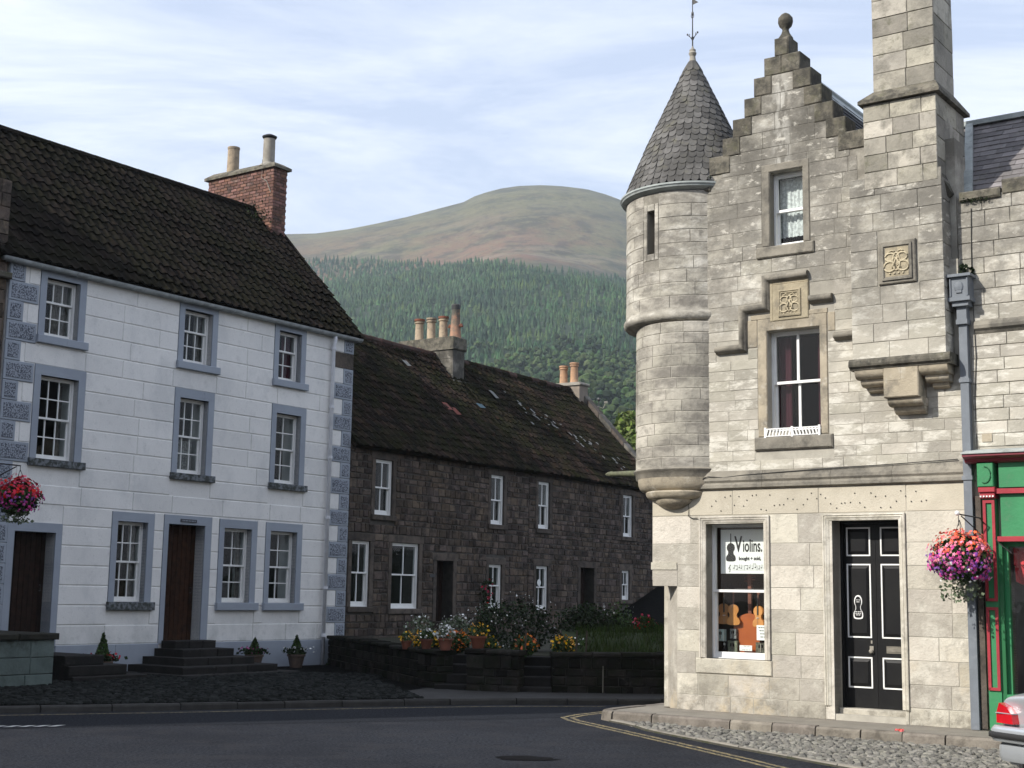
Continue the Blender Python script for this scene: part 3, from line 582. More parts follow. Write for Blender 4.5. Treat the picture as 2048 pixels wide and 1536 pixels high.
# shop side pavement (local frame of the shop street)
pv = bpy.data.objects.new('pavement', None)
arc = [(-.52+.42-.42*math.cos(R(a)), -1.14+.42-.42*math.sin(R(a))) for a in range(0, 91, 15)]
PL = [(-.52, 15.)]+arc+[(16, -1.14)]
slabm = MB().slab([(x+.13 if x < 0 else x, y+.13 if y < -.8 else y) for x, y in PL]+[(16, .1), (-.1, .1), (-.1, 15)], -.02, .124)
pv = struct(slabm, 'pavement', pave); pv.location = FB[0]; pv.rotation_euler = (0, 0, FB[1])
def plen(pts): return sum(math.dist(a, b) for a, b in zip(pts, pts[1:]))
s0 = plen(PL[:-1]); x0 = PL[-2][0]
J = [0]+[k*1.1 for k in range(1, 13)]+[14.9, s0-.42, s0-.08]+[s0+(x-x0) for x in (.42, 1.53, 2.1, 2.66, 3.22, 3.72, 4.22, 4.86, 5.5, 6.3, 7.1, 8, 9, 10, 11, 12.3, 13.6, 15)]
kerb_run(PL, .15, -.02, .132, pv, 'kerb_stone', kerbm, joints=J)
EX = [-.2, .35, .775, 2.62, 3.5, 5.5, 8, 12]; EY = [1.16, 1.5, 1.9, 3.02, 3.5, 4.6, 5.8, 7.6]
area = MB().slab([(.1, -1.16)]+[(x, -y) for x, y in zip(EX, EY)]+[(12, -1.16)], -.02, .018); co = struct(area, 'cobbled_strip', grit); co.location = FB[0]; co.rotation_euler = (0, 0, FB[1])
def incob(x, y): return -y > 1.2 and -y < interp(x, EX, EY)-.08 and x > .15
camb = (Vector((0, 0))-Vector(FB[0][:2])); cl = Vector((camb.x*.812+camb.y*-.5837, camb.x*.5837+camb.y*.812))
cobbles(incob, .1, 9.5, -6.5, -1.15, .092, .016, .026, .047, lambda p: math.hypot(p[0]-cl.x, p[1]-cl.y)+(9 if p[0] > 6.0 else 0), name='cobble', m=cobm, parent=co)
edge = [(x, -y) for x, y in zip(EX, EY)]
kerb_run(edge, .11, -.02, .030, co, 'edging_stone', pave, st=.8)
YL = [(-.95, .6), (-.93, -.55), (-.84, -1.01), (-.54, -1.30), (-.04, -1.63), (1.13, -2.4), (2.18, -3.11), (3.08, -3.73), (3.8, -4.26), (6, -5.7), (10, -8.2)]
yl = strip(YL, .0, .065, .004, .004); y2 = strip(YL, .125, .19, .004, .004); yl.add(y2.v, y2.f); yo = struct(yl, 'double_yellow_line', yellow); yo.location = FB[0]; yo.rotation_euler = (0, 0, FB[1])
dm = MB()
for i in range(6): x = -6.15+i*.155; dm.sheet([(x, 16.55+i*.05), (x+.09, 16.6+i*.05), (x+.15, 16.80+i*.05), (x+.06, 16.75+i*.05)], .004)
struct(dm, 'road_hatch_marking', whiteroad)
c = MB().sheet([(.20+.34*math.cos(a)*random.uniform(.7, 1.1), 14.4+.22*math.sin(a)*random.uniform(.7, 1.1)) for a in np.linspace(0, 6.1, 14)], .0065); struct(c, 'tar_patch', iron_c)
pt_ = MB()
pt_.sheet([(-9, 15.2), (-2.2, 17.9), (.9, 19.3), (1.1, 21.1), (-.4, 20.9), (-5, 18.7), (-9, 17.0)], .003); struct(pt_, 'asphalt_patch', asphalt2)
# pink petals fallen on the pavement
mb = leaves(26, lambda: (3.64+random.gauss(0, .035), -.98+random.gauss(0, .03), .138+random.random()*.01), .018); o = mb.build('fallen_petals', f_coral, None, kind='stuff'); o.location = FB[0]; o.rotation_euler = (0, 0, FB[1]); o['label'] = 'small patch of fallen coral petals lying on the shop pavement'; o['category'] = 'petals'
# ------------------------------------------------------------------ the violin shop
random.seed(31)
shop = thing('shop_building', 'pale sandstone shop with crow-stepped gable, corner turret, violin window and black double door', 'shop', FB[0], FB[1])
ST6 = [(.71, 2.95, 7.78), (.92, 2.72, 8.02), (1.08, 2.55, 8.27), (1.26, 2.39, 8.54), (1.41, 2.24, 8.81), (1.57, 2.08, 9.07)]
def ext_shop(z):
    if z < 2.1: return (.17 if z < 1.86 else -.22, 4.17)
    if z < 7.46: return (-.22, 4.17)
    for a, b, t in ST6:
        if z < t: return (a, b if t > 7.9 else 4.05)
    return None
H_win = (.62, 1.50, .82, 2.62); H_door = (2.44, 3.36, .20, 2.64); H_up = (1.56, 2.31, 3.84, 5.20); H_gab = (1.62, 2.10, 6.38, 7.42)
holes = [H_win, H_door, H_up, H_gab]
fw_ = banded_wall(ext_shop, holes, .10, 9.07, [1.86, 2.1, 3.2, 7.46]+[s[2] for s in ST6[:-1]], .0045, .34)
front = fw_.build('front_wall', joint, shop)
# body of the house behind, with slated roof
bd = MB(); bd.box(-.22, .10, .34, 9, .1, 5.6).box(3.9, 4.17, .34, 9, .1, 5.8).box(-.22, 4.17, 8.7, 9, .1, 5.6); bd.box(-.22, 4.17, .40, 9, 3.1, 3.2)
bd.prism([(-.22, 5.6), (4.17, 5.6), (1.83, 8.9)], 8.7, 9.0); bd.build('rear_wall', ashlar, shop)
MB().slab([(.17, .012), (-.22, .34+.06), (-.22, .6), (.4, .34), (.4, .012)], .1, 1.87).build('chamfered_corner', ashlar_base, shop)
# crow steps, each its own stone with a weathered top
for i, (a, b, t) in enumerate(ST6):
    pa = ST6[i+1][0] if i < 5 else 1.72; pb = ST6[i+1][1] if i < 5 else 1.92
    MB().block(a-.012, pa+.10, t-.26, t+.004, -.016, .345, .012, .003).build('crow_step', mossy, shop)
    if i: MB().block(pb-.10, b+.012, t-.26, t+.004, -.016, .345, .012, .003).build('crow_step', mossy, shop)
MB().block(2.62, 3.10, 7.55, 7.80, -.016, .345, .012, .003).build('crow_step', mossy, shop)
MB().block(-.3, .72, 7.30, 7.46, -.03, .345, .015, .003).build('skew_putt', mossy, shop)
pd = MB(); pd.block(1.715, 1.93, 9.06, 9.33, -.02, .30, .02); ped = pd.build('finial_pedestal', mossy, shop)
fn = MB().lathe([(.10, 9.33), (.105, 9.36), (.06, 9.43), (.045, 9.48), (.05, 9.505), (.085, 9.54), (.105, 9.60), (.10, 9.66), (.06, 9.71), (.02, 9.735)], 1.82, .14, 20); smooth_by_angle(fn.build('ball_finial', mossy, shop))
# stones
rowz = lambda a, b, h: [a+(b-a)*i/max(1, round((b-a)/h)) for i in range(max(1, round((b-a)/h))+1)]
low_sk = [(.528, 1.562, .82, 2.72), (.455, 1.585, .615, .82), (2.318, 3.407, 0, 2.72)]
zl = [.12, .33, .61, .90, 1.19, 1.48, 1.77, 2.06, 2.35, 2.735]
lr = courses(ext_shop, low_sk, zl, (.32, .68), .010)
lay(lr, front, 'stone', ashlar_base, 0, .02, .0025, .001, .002)
fz = courses(lambda z: (-.22, 4.17), [], [2.735, 3.075], (.7, 1.25), .006); lay(fz, front, 'frieze_stone', mat('frieze_sandstone', (.52, .475, .385), (.44, .40, .32), 3, .9, .4, 40, .06, stain=[((.20, .17, .13), 26, .68, .71, .7), ((.62, .58, .49), 3, .6, .7, .5)]), 0, .02, .005, .002, .003)
# punched holes left by an old fascia
hm = MB()
for i in range(46):
    x = .72+i*.066+random.uniform(-.012, .012); hm.lathe([(.009, 0), (.009, .002)], 0, 0, 6); n_ = len(hm.v)
    z_ = random.choice([2.80, 2.86, 2.93, 2.99])+random.uniform(-.012, .012)
    for k in range(n_-12, n_): v = hm.v[k]; hm.v[k] = (x+v[0], -.0075-v[2], z_+v[1])
hm.build('fixing_hole', black_ink, front)
mid_sk = [(1.415, 2.425, 3.765, 5.38), (1.365, 2.485, 3.58, 3.765), (1.31, 2.44, 5.37, 5.445), (.79, 1.27, 4.945, 5.06), (1.145, 1.27, 4.945, 5.595), (1.145, 1.62, 5.475, 5.595), (1.495, 1.62, 5.475, 5.985), (1.495, 2.18, 5.865, 5.985), (1.605, 2.18, 5.33, 5.985), (2.18, 2.52, 5.52, 5.63), (2.52, 2.80, 4.99, 5.10), (2.88, 4.17, 4.46, 7.76), (1.27, 1.41, 5.0, 5.375), (2.43, 2.53, 5.13, 5.38)]
up_sk = [(1.495, 2.205, 6.38, 7.54), (1.415, 2.265, 6.215, 6.38)]
ext_up = lambda z: (lambda e: None if e is None else ((max(e[0], .66 if z > 7.4 else .60)), min(e[1], 4.17)))(ext_shop(z))
zs1 = rowz(3.32, 5.40, .142); r1 = courses(ext_up, mid_sk, zs1, (.28, .50), .006)
zs2 = rowz(5.40, 7.46, .21); r2 = courses(ext_up, mid_sk+up_sk, zs2, (.34, .62), .006)
zs3 = [7.46, 7.62, 7.78, 8.02, 8.27, 8.54, 8.81, 9.07]
def ext_g(z):
    e = ext_shop(z); return (e[0]+.17, e[1]-.17) if e and z > 7.5 else e
r3 = courses(ext_g, [(2.78, 4.2, 4.5, 8)], zs3, (.3, .5), .006)
allr = r1+r2+r3; allr.sort(key=lambda r: -(r[1]-r[0])*(r[3]-r[2]))
lay(allr[:170], front, 'stone', wall_up, 0, .02, .003, .0015, .003, cap=900)
lay(allr[170:], shop, 'stone', wall_up, 0, .02, .003, .0015, .003, cap=280)
# --- string course between ground and first floor
m = MB(); P = [(-.0, 3.335), (-.05, 3.24), (-.055, 3.20), (-.035, 3.17), (-.05, 3.14), (-.05, 3.10), (.0, 3.075)]
def hmould(x0, x1, prof):
    q = MB(); n = len(prof); q.add([(x0, y, z) for y, z in prof]+[(x0, .02, prof[-1][1]), (x0, .02, prof[0][1])]+[(x1, y, z) for y, z in prof]+[(x1, .02, prof[-1][1]), (x1, .02, prof[0][1])],
        [(i, i+1, n+3+i, n+2+i) for i in range(n-1)]+[(n-1, n, 2*n+2, 2*n+1), (n, n+1, 2*n+3, 2*n+2), (n+1, 0, n+2, 2*n+3), tuple(range(n+2)), tuple(range(2*n+3, n+1, -1))]); return q
x = .55
while x < 4.2:
    nx = min(4.22, x+random.uniform(.7, 1.0)); nx = 4.22 if 4.22-nx < .3 else nx
    hmould(x+.002, nx-.002, P).build('string_course', mould, shop); x = nx
# --- architraves: shop window, door
def architrave(x0, x1, z0, zt, wd, m, par, name):
    path = [(x0, z0), (x0, zt), (x1, zt), (x1, z0)]
    prof = [(0, .0), (0, -.028), (.018, -.034), (.03, -.022), (.042, -.030), (.058, -.020), (wd, -.012), (wd, .0)]
    q = MB().sweep(path, [(-o, y) for o, y in prof][::1]); q2 = q.build(name, m, par); return q2
architrave(.525, 1.565, .83, 2.72, .085, ashlar, shop, 'window_surround')
architrave(2.315, 3.41, .30, 2.72, .085, ashlar, shop, 'door_surround')
jm = MB()
for (a, b, c, d) in ((.535, .62, .82, 2.62), (1.50, 1.555, .82, 2.62), (2.325, 2.44, .13, 2.64), (3.36, 3.40, .13, 2.64)): jm.box(a, b, -.006, .2, c, d)
jm.box(.535, 1.555, -.006, .2, 2.62, 2.70).box(2.325, 3.40, -.006, .2, 2.64, 2.70); jm.build('jamb_stone', ashlar, shop)
MB().block(.46, 1.58, .62, .82, -.018, .22, .012).build('window_sill', ashlar_base, shop)
MB().block(2.44, 3.36, .125, .27, .12, .34, .015).build('door_step', ashlar_base, shop); 
# corner corbel where the chamfer returns to square
cb = MB()
for i, (o, z0, z1) in enumerate(((.0, 2.0, 2.10), (.05, 1.94, 2.0), (.12, 1.865, 1.94))): cb.slab([(.17-.02*i, -.012+.012*i), (-.235+o, -.012+.012*i), (-.235+o, .4-o), (.17, .4)], z0, z1)
cb.build('corner_corbel', ashlar_base, shop)
# --- upper window
uw = MB(); uw.block(1.42, 1.555, 3.77, 5.22, -.014, .2, .01).block(2.315, 2.42, 3.77, 5.22, -.014, .2, .01).block(1.42, 2.42, 5.205, 5.375, -.014, .2, .01)
uw.build('window_surround', warmstone, shop); MB().block(1.37, 2.48, 3.585, 3.765, -.04, .2, .02).build('window_sill', mould, shop)
sp_ = MB().block(1.32, 2.43, 5.375, 5.44, -.012, .02, .006); sp_.build('lintel_stone', warmstone, shop)
# the monogram stone over the upper window
MB().block(1.65, 2.17, 5.33, 5.83, -.028, .02, .01).build('monogram_stone', carved, shop)
fr = MB().sweep([(1.74, 5.38), (1.74, 5.745), (2.065, 5.745), (2.065, 5.38), (1.74, 5.38)], [(.0, -.028), (.0, -.045), (-.02, -.05), (-.032, -.038), (-.045, -.044), (-.055, -.029)]); fr.build('monogram_frame', carved, shop)
def monogram(cx, cz, y, s, parent):
    r = s*.062
    def arc(x, z, rx, rz, a0, a1, n=9): return [(cx+x+rx*math.cos(R(a0+(a1-a0)*i/n)), y, cz+z+rz*math.sin(R(a0+(a1-a0)*i/n))) for i in range(n+1)]
    for sg in (-1, 1):
        top = [(cx+sg*(p[0]-cx), p[1], p[2]) for p in arc(s*.42, s*.34, s*.34, s*.27, -120, 210, 12)]
        bot = [(cx+sg*(p[0]-cx), p[1], p[2]) for p in arc(s*.46, -s*.30, s*.40, s*.34, -200, 150, 12)]
        MB().tube(top, r, 6).build('carved_letter', carved_l, parent, smooth=True); MB().tube(bot, r, 6).build('carved_letter', carved_l, parent, smooth=True)
    MB().tube(arc(0, s*.02, s*.24, s*.60, 0, 360, 16), r*.9, 6).build('carved_letter', carved_l, parent, smooth=True)
    for sg in (-1, 1): MB().tube([(cx, y-.002, cz+s*.30), (cx+sg*s*.16, y-.002, cz-s*.1), (cx+sg*s*.30, y-.002, cz-s*.42)], r*.8, 6).build('carved_letter', carved_l, parent, smooth=True)
    for i in range(4): MB().sphere((cx+(i-1.5)*s*.30, y, cz-s*.78), s*.075, 8, 6).build('carved_boss', carved_l, parent, smooth=True)
    for sg in (-1, 1): MB().tube([(cx+sg*s*.1, y, cz+s*.72), (cx+sg*s*.3, y, cz+s*.80), (cx+sg*s*.5, y, cz+s*.70)], r*.8, 6).build('carved_letter', carved_l, parent, smooth=True)
carved_l = mat('pale_carved_relief', (.50, .44, .31), (.42, .36, .25), 6, .9, .3, 40, .05)
monogram(1.90, 5.55, -.036, .17, shop)
# stepped hood mould round it
hp = [(.05, -.0), (.052, -.04), (.035, -.08), (.0, -.092), (-.03, -.075), (-.045, -.03), (-.06, -.018), (-.062, -.0)]
def hood(path, name='hood_mould'): smooth_by_angle(MB().sweep(path, [(o, y) for o, y in hp][::-1]).build(name, mould, shop), 50)
hood([(.80, 5.005), (1.205, 5.005), (1.205, 5.535), (1.555, 5.535), (1.555, 5.925), (2.17, 5.925)])
hood([(2.19, 5.575), (2.51, 5.575)]); hood([(2.53, 5.045), (2.80, 5.045)])
fl_ = MB().block(1.61, 1.65, 5.33, 5.88, -.02, .02, .006).block(1.65, 2.17, 5.83, 5.875, -.02, .02, .006); fl_.build('panel_margin', carved, shop)
bk = courses(lambda z: (.78, 2.52), [(1.50, 2.22, 5.30, 5.98)], [5.40, 5.66], (.3, .5), .006)
for a_, b_, c_, d_ in ((1.27, 1.41, 5.0, 5.375), (2.43, 2.53, 5.13, 5.38), (1.60, 1.645, 5.45, 5.6)): MB().block(a_, b_, c_, d_, -.006, .02, .005).build('infill_stone', warmstone, shop)
# --- gable window
gw = MB(); gw.block(1.50, 1.615, 6.38, 7.44, -.012, .2, .01).block(2.105, 2.20, 6.38, 7.44, -.012, .2, .01).block(1.50, 2.20, 7.425, 7.535, -.012, .2, .01)
gw.build('window_surround', mould, shop); MB().block(1.42, 2.26, 6.22, 6.375, -.035, .2, .015).build('window_sill', mould, shop)
# --- chimney breast, panel, corbels
cbx = courses(lambda z: (2.88, 4.09), [(3.24, 3.77, 5.57, 6.15)], rowz(4.62, 7.98, .24), (.26, .52), .006)
core = MB(); core.box(2.89, 4.08, -.288, .3, 4.60, 6.88).box(3.1, 4.04, -.288, .80, 6.88, 8.02); ch = core.build('chimney_breast', joint, shop)
cbx = [r for r in cbx if r[2] < 6.85]
lay(cbx, ch, 'stone', wall_up, -.295, -.27, .004, .002, .005)
upb = courses(lambda z: (3.09, 4.05), [], rowz(6.86, 7.99, .235), (.26, .5), .006); lay(upb, ch, 'stone', chimstone, -.302, -.27, .006, .003, .005)
def side_stones(x, y0, y1, z0, z1, h, par, m, lens=(.3, .5)):
    """stones on a face looking along +x"""
    for a, b, c, d in courses(lambda z: (y0, y1), [], rowz(z0, z1, h), lens, .006):
        q = MB(); q.block(a, b, c, d, 0, .03, .006, .003); q.v = [(x-v[1], v[0], v[2]) for v in q.v]; q.build('stone', m, par)
side_stones(4.052, -.285, .80, 6.88, 7.99, .29, ch, chimstone); side_stones(4.095, -.285, .012, 4.62, 6.9, .29, ch, wall_up, (.25, .3))
core2 = None
wt = MB(); wt.add([(4.05, -.3, 6.98), (4.05, .85, 6.98), (4.15, .85, 6.72), (4.15, -.1, 6.72), (4.0, -.1, 6.6), (4.0, .85, 6.6)], [(0, 3, 2, 1), (3, 4, 5, 2), (0, 1, 5, 4), (0, 4, 3), (1, 2, 5)]); wt.build('weathering_stone', mossy, ch)
MB().block(3.26, 3.745, 5.585, 6.14, -.33, -.28, .012).build('heraldic_panel', mould, ch)
fr = MB().sweep([(3.31, 5.63), (3.31, 6.095), (3.70, 6.095), (3.70, 5.63), (3.31, 5.63)], [(0, -.33), (0, -.35), (-.025, -.352), (-.035, -.335), (-.05, -.331)]); fr.build('panel_frame', mould, ch)
MB().box(3.355, 3.655, -.334, -.3, 5.675, 6.05).build('panel_field', carved, ch); monogram(3.50, 5.86, -.338, .19, ch)
hm_ = [(-.305, 4.66), (-.335, 4.63), (-.345, 4.59), (-.34, 4.56), (-.31, 4.545), (-.30, 4.52)]
q = hmould(2.84, 4.14, hm_); q.v = [(v[0], min(v[1], .0), v[2]) for v in q.v]; q.build('corbel_course', mossy, shop)
def corbel(x0, x1, prof, name='corbel'):
    smooth_by_angle(hmould(x0, x1, prof).build(name, warmstone, shop), 40)
rnd_ = lambda yo, yi, z1, z0: [(yo, z1)]+[(yi+(yo-yi)*math.cos(a), z1-.02-(z1-.02-z0)*math.sin(a)) for a in np.linspace(0, math.pi/2, 6)]
for x0, x1 in ((2.90, 3.275), (3.735, 4.09)):
    corbel(x0, x1, rnd_(-.29, -.20, 4.52, 4.41)); corbel(x0+.04, x1 if x0 < 3 else x1-.02, rnd_(-.19, -.10, 4.41, 4.32)); corbel(x0+.10, x1 if x0 < 3 else x1-.05, rnd_(-.09, -.02, 4.32, 4.25))
MB().block(3.28, 3.73, 4.14, 4.52, -.30, .0, .012).build('corbel_block', warmstone, shop)
MB().block(3.29, 3.51, 4.35, 4.515, -.303, -.2, .005).build('corbel_facing', warmstone, shop)
corbel(3.31, 3.75, rnd_(-.25, -.14, 4.14, 4.04)); corbel(3.35, 3.74, rnd_(-.13, -.03, 4.04, 3.95))
# --- the tall stack above
up_ = MB().box(3.235, 4.02, -.245, .48, 8.0, 10.4); st_ = up_.build('chimney_stack', joint_d, shop)
lay(courses(lambda z: (3.22, 4.035), [], rowz(8.16, 10.4, .25), (.28, .48), .006), st_, 'stone', chimstone, -.262, -.23, .007, .004, .008)
side_stones(4.036, -.245, .48, 8.1, 10.4, .33, st_, chimstone, (.36, .7))
cp_ = MB(); a = (3.04, 4.11, -.36, .88, 8.0); b = (3.22, 4.04, -.262, .50, 8.17)
for lo, hi, z0, z1 in ((a, a, 8.0, 8.045), (a, b, 8.045, 8.17)):
    v = [(lo[0], lo[2], z0), (lo[1], lo[2], z0), (lo[1], lo[3], z0), (lo[0], lo[3], z0), (hi[0], hi[2], z1), (hi[1], hi[2], z1), (hi[1], hi[3], z1), (hi[0], hi[3], z1)]
    cp_.add(v, [(0, 3, 2, 1), (4, 5, 6, 7), (0, 1, 5, 4), (1, 2, 6, 5), (2, 3, 7, 6), (3, 0, 4, 7)])
cp_.build('chimney_cornice', mossy, st_)
# --- slates of the main roof (right slope seen behind the crow steps)
def slate_slope(par, x0, x1, p0, p1, wd, ex, m, name='slate', cap=290, rndw=.0, axis='y', under=slate_d, key=None):
    """p0=(u,z) eave, p1=(u,z) ridge in the cross plane; runs x0..x1 along 'axis'"""
    L_ = math.dist(p0, p1); du, dz = (p1[0]-p0[0])/L_, (p1[1]-p0[1])/L_; nu, nz_ = -dz, du
    if nz_ < 0: nu, nz_ = -nu, -nz_
    def P(a, t, h): u, z = p0[0]+du*t+nu*h, p0[1]+dz*t+nz_*h; return (u, a, z) if axis == 'y' else (a, u, z)
    b = MB(); b.add([P(x0, 0, 0), P(x1, 0, 0), P(x1, L_, 0), P(x0, L_, 0), P(x0, 0, -.06), P(x1, 0, -.06), P(x1, L_, -.06), P(x0, L_, -.06)], [(0, 1, 2, 3), (7, 6, 5, 4), (0, 4, 5, 1), (2, 6, 7, 3), (1, 5, 6, 2), (0, 3, 7, 4)]); bo = b.build('roof', under, par)
    out = []; t = 0; j = 0
    while t < L_-.02:
        a = x0-(wd/2 if j % 2 else 0)
        while a < x1:
            w_ = wd*random.uniform(1-rndw, 1+rndw); c0, c1 = max(x0, a), min(x1, a+w_)
            if c1-c0 > .02:
                h0 = .016+random.uniform(-.003, .004); tt = min(L_, t+ex*1.25); g_ = .002
                out.append(([P(c0+g_, t, .002), P(c1-g_, t, .002), P(c1-g_, t+random.uniform(0, .004), h0), P(c0+g_, t+random.uniform(0, .004), h0), P(c1-g_, tt, .004), P(c0+g_, tt, .004)], (c0, t)))
            a += w_
        t += ex; j += 1
    if key: out.sort(key=lambda o: key(*o[1]))
    fs = [(0, 1, 2, 3), (3, 2, 4, 5), (1, 4, 2), (0, 3, 5)]
    for v, k in out[:cap]: MB().add(v, fs).build(name, m, bo)
    if len(out) > cap:
        q = MB()
        for v, k in out[cap:]: q.add(v, fs)
        q.build(name+'s', m, bo, kind='stuff')
    return bo
slate_slope(shop, .34, 8.9, (4.35, 5.55), (1.83, 9.02), .22, .17, slate_d, cap=120)
slate_slope(shop, .34, 8.9, (-.4, 5.9), (1.83, 9.02), .22, .17, slate_d, cap=40)
rc = MB().tube([(1.83, .34, 9.04), (1.83, 9.0, 9.04)], .05, 8); rc.prism([(1.62, 8.74), (1.83, 9.06), (2.04, 8.74), (1.83, 9.03)], .345, 8.95); rc.build('ridge_flashing', lead, shop)

# --- corner turret
tur = bpy.data.objects.new('turret', None)
def arcwall(cx, cy, r0, r1, a0, a1, z0, z1, n):
    q = MB(); vs = []
    for i in range(n+1):
        a = R(a0+(a1-a0)*i/n); c, s = math.cos(a), math.sin(a)
        vs += [(cx+r1*c, cy+r1*s, z0), (cx+r1*c, cy+r1*s, z1), (cx+r0*c, cy+r0*s, z1), (cx+r0*c, cy+r0*s, z0)]
    fs = []
    for i in range(n):
        k = i*4; fs += [(k, k+4, k+5, k+1), (k+1, k+5, k+6, k+2), (k+2, k+6, k+7, k+3), (k+3, k+7, k+4, k)]
    fs += [(0, 1, 2, 3), (4*n+3, 4*n+2, 4*n+1, 4*n)]
    return q.add(vs, fs)
TU = (.025, .72, .963); TL_ = (.11, .585, .816)
def arcstone(par, cx, cy, r, a0, a1, z0, z1, m, name='stone', depth=.04, bev=.25):
    g = .0035/r*57.3; n = max(2, int((a1-a0)/7)); r += random.uniform(-.002, .002); q = MB(); vs = []
    for i in range(n+1):
        a = a0+g+(a1-a0-2*g)*i/n; e = bev if i == 0 else (-bev if i == n else 0)
        c, s = math.cos(R(a)), math.sin(R(a)); c2, s2 = math.cos(R(a+e)), math.sin(R(a+e))
        vs += [(cx+(r-depth)*c, cy+(r-depth)*s, z0+.003), (cx+(r-.006)*c, cy+(r-.006)*s, z0+.003), (cx+r*c2, cy+r*s2, z0+.009), (cx+r*c2, cy+r*s2, z1-.009), (cx+(r-.006)*c, cy+(r-.006)*s, z1-.003), (cx+(r-depth)*c, cy+(r-depth)*s, z1-.003)]
    fs = [(i*6+k, (i+1)*6+k, (i+1)*6+k+1, i*6+k+1) for i in range(n) for k in range(5)]+[(5, 4, 3, 2, 1, 0), tuple(range(n*6, n*6+6))]
    q.add(vs, fs); return q.build(name, m, par)
def turret_shell(cx, cy, r, a0, a1, z0, z1, h, slits, m, name):
    q = MB(); zs = sorted(set([z0, z1]+[z for s in slits for z in s[2:4]]))
    for za, zb in zip(zs, zs[1:]):
        segs = [(a0, a1)]
        for s in slits:
            if s[2] < (za+zb)/2 < s[3]: segs = [x for p in segs for x in ((p[0], s[0]), (s[1], p[1])) if x[1] > x[0]]
        for p in segs: w_ = arcwall(cx, cy, r-.20, r-.006, p[0], p[1], za, zb, max(3, int((p[1]-p[0])/6))); q.add(w_.v, w_.f)
    sh = q.build(name, joint, shop); zr = rowz(z0, z1, h)
    for j, (za, zb) in enumerate(zip(zr, zr[1:])):
        segs = [(a0, a1)]
        for s in slits:
            if s[2]-.1 < zb-.02 and s[3]+.1 > za+.02: segs = [x for p in segs for x in ((p[0], s[0]-4), (s[1]+4, p[1])) if x[1] > x[0]]
        for p in segs:
            a = p[0]+random.uniform(0, 8)*(j % 2)
            a = p[0]
            while a < p[1]-1:
                st_l = random.uniform(22, 36); nx = a+st_l
                if p[1]-nx < 9: nx = p[1]
                arcstone(sh, cx, cy, r, a, nx, za, zb, m); a = nx
    for s in slits:
        for (b0, b1, c0, c1) in ((s[0]-4, s[0], s[2]-.1, s[3]+.1), (s[1], s[1]+4, s[2]-.1, s[3]+.1), (s[0], s[1], s[2]-.1, s[2]), (s[0], s[1], s[3], s[3]+.1)):
            arcstone(sh, cx, cy, r+.004, b0, b1, c0, c1, tower_m, 'slit_surround', .16, .2)
        w_ = arcwall(cx, cy, r-.30, r-.19, s[0]-3, s[1]+3, s[2]-.03, s[3]+.03, 3); w_.build('slit_glass', glass if False else dark, sh)
        w_ = arcwall(cx, cy, r-.19, r-.165, s[0]-1, s[0]+1.0, s[2], s[3], 2); k_ = arcwall(cx, cy, r-.19, r-.165, s[1]-1.0, s[1]+1, s[2], s[3], 2); w_.add(k_.v, k_.f)
        k_ = arcwall(cx, cy, r-.19, r-.165, s[0], s[1], (s[2]+s[3])/2-.02, (s[2]+s[3])/2+.02, 2); w_.add(k_.v, k_.f); w_.build('slit_frame', white, sh)
    return sh
turret_shell(*TU, 104, 312, 5.62, 7.33, .19, [(-103+360, -95+360, 6.45, 7.08)], tower_m, 'turret_upper_wall')
turret_shell(*TL_, 112, 316, 3.38, 5.44, .158, [(-149+360, -142+360, 4.05, 4.85)], tower_m, 'turret_lower_wall')
def ring(cx, cy, prof, name, m, a0=95, a1=330): smooth_by_angle(MB().lathe(prof, cx, cy, 48, a0, a1, cap=False).build(name, m, shop), 45)
ring(.03, .71, [(.80, 5.40), (.83, 5.42), (.87, 5.435), (.90, 5.455), (.955, 5.47), (.985, 5.50), (.995, 5.54), (.985, 5.58), (.96, 5.60), (.955, 5.64), (.80, 5.64)], 'turret_ring_moulding', tower_m)
ring(.10, .56, [(.70, 3.24), (.78, 3.25), (.795, 3.28), (.80, 3.33), (.815, 3.345), (.83, 3.375), (.81, 3.40), (.6, 3.42)], 'turret_base_moulding', mould)
hmould(.60, .78, [(-.27, 3.40), (-.28, 3.37), (-.27, 3.34), (-.10, 3.27), (-.05, 3.22)])
ring(.11, .45, [(.50, 3.06), (.60, 3.07), (.655, 3.09), (.69, 3.13), (.71, 3.18), (.715, 3.23), (.72, 3.26), (.5, 3.27)], 'turret_corbel', warmstone, 90, 360)
ring(.12, .26, [(.36, 2.96), (.44, 2.965), (.485, 2.985), (.51, 3.02), (.52, 3.06), (.50, 3.08), (.3, 3.09)], 'turret_corbel', warmstone, 90, 360)
ring(.12, .12, [(.01, 2.80), (.10, 2.815), (.20, 2.85), (.27, 2.89), (.31, 2.93), (.32, 2.97), (.2, 2.98)], 'turret_corbel', warmstone, 90, 360)
# gutter and cone
ring(.025, .72, [(.93, 7.33), (.99, 7.35), (1.035, 7.375), (1.04, 7.40), (1.055, 7.41), (1.055, 7.435), (1.03, 7.44), (1.02, 7.42), (.9, 7.41)], 'turret_gutter', lead, 60, 345)
RC, ZC, ZA = 1.02, 7.45, 9.72; cx, cy = .045, .72
def rad(z): t = (z-ZC)/(ZA-ZC); return RC*(1-t)*(1+.10*math.sin(math.pi*t)*.35)+.02*t
co = MB().lathe([(rad(z)-.02, z) for z in np.linspace(ZC-.02, ZA, 14)], cx, cy, 40).build('cone_roof', slate_d, shop, smooth=True)
sl = []; z = ZC-.01; j = 0
while z < 9.46:
    r = rad(z); n = max(9, int(2*math.pi*r/.118)); h = .106
    for i in range(n):
        a = 2*math.pi*(i+(.5 if j % 2 else 0))/n+random.uniform(-.01, .01); sl.append((a, z, r, n))
    z += h*.93; j += 1
ca = math.atan2(-.868, .488)
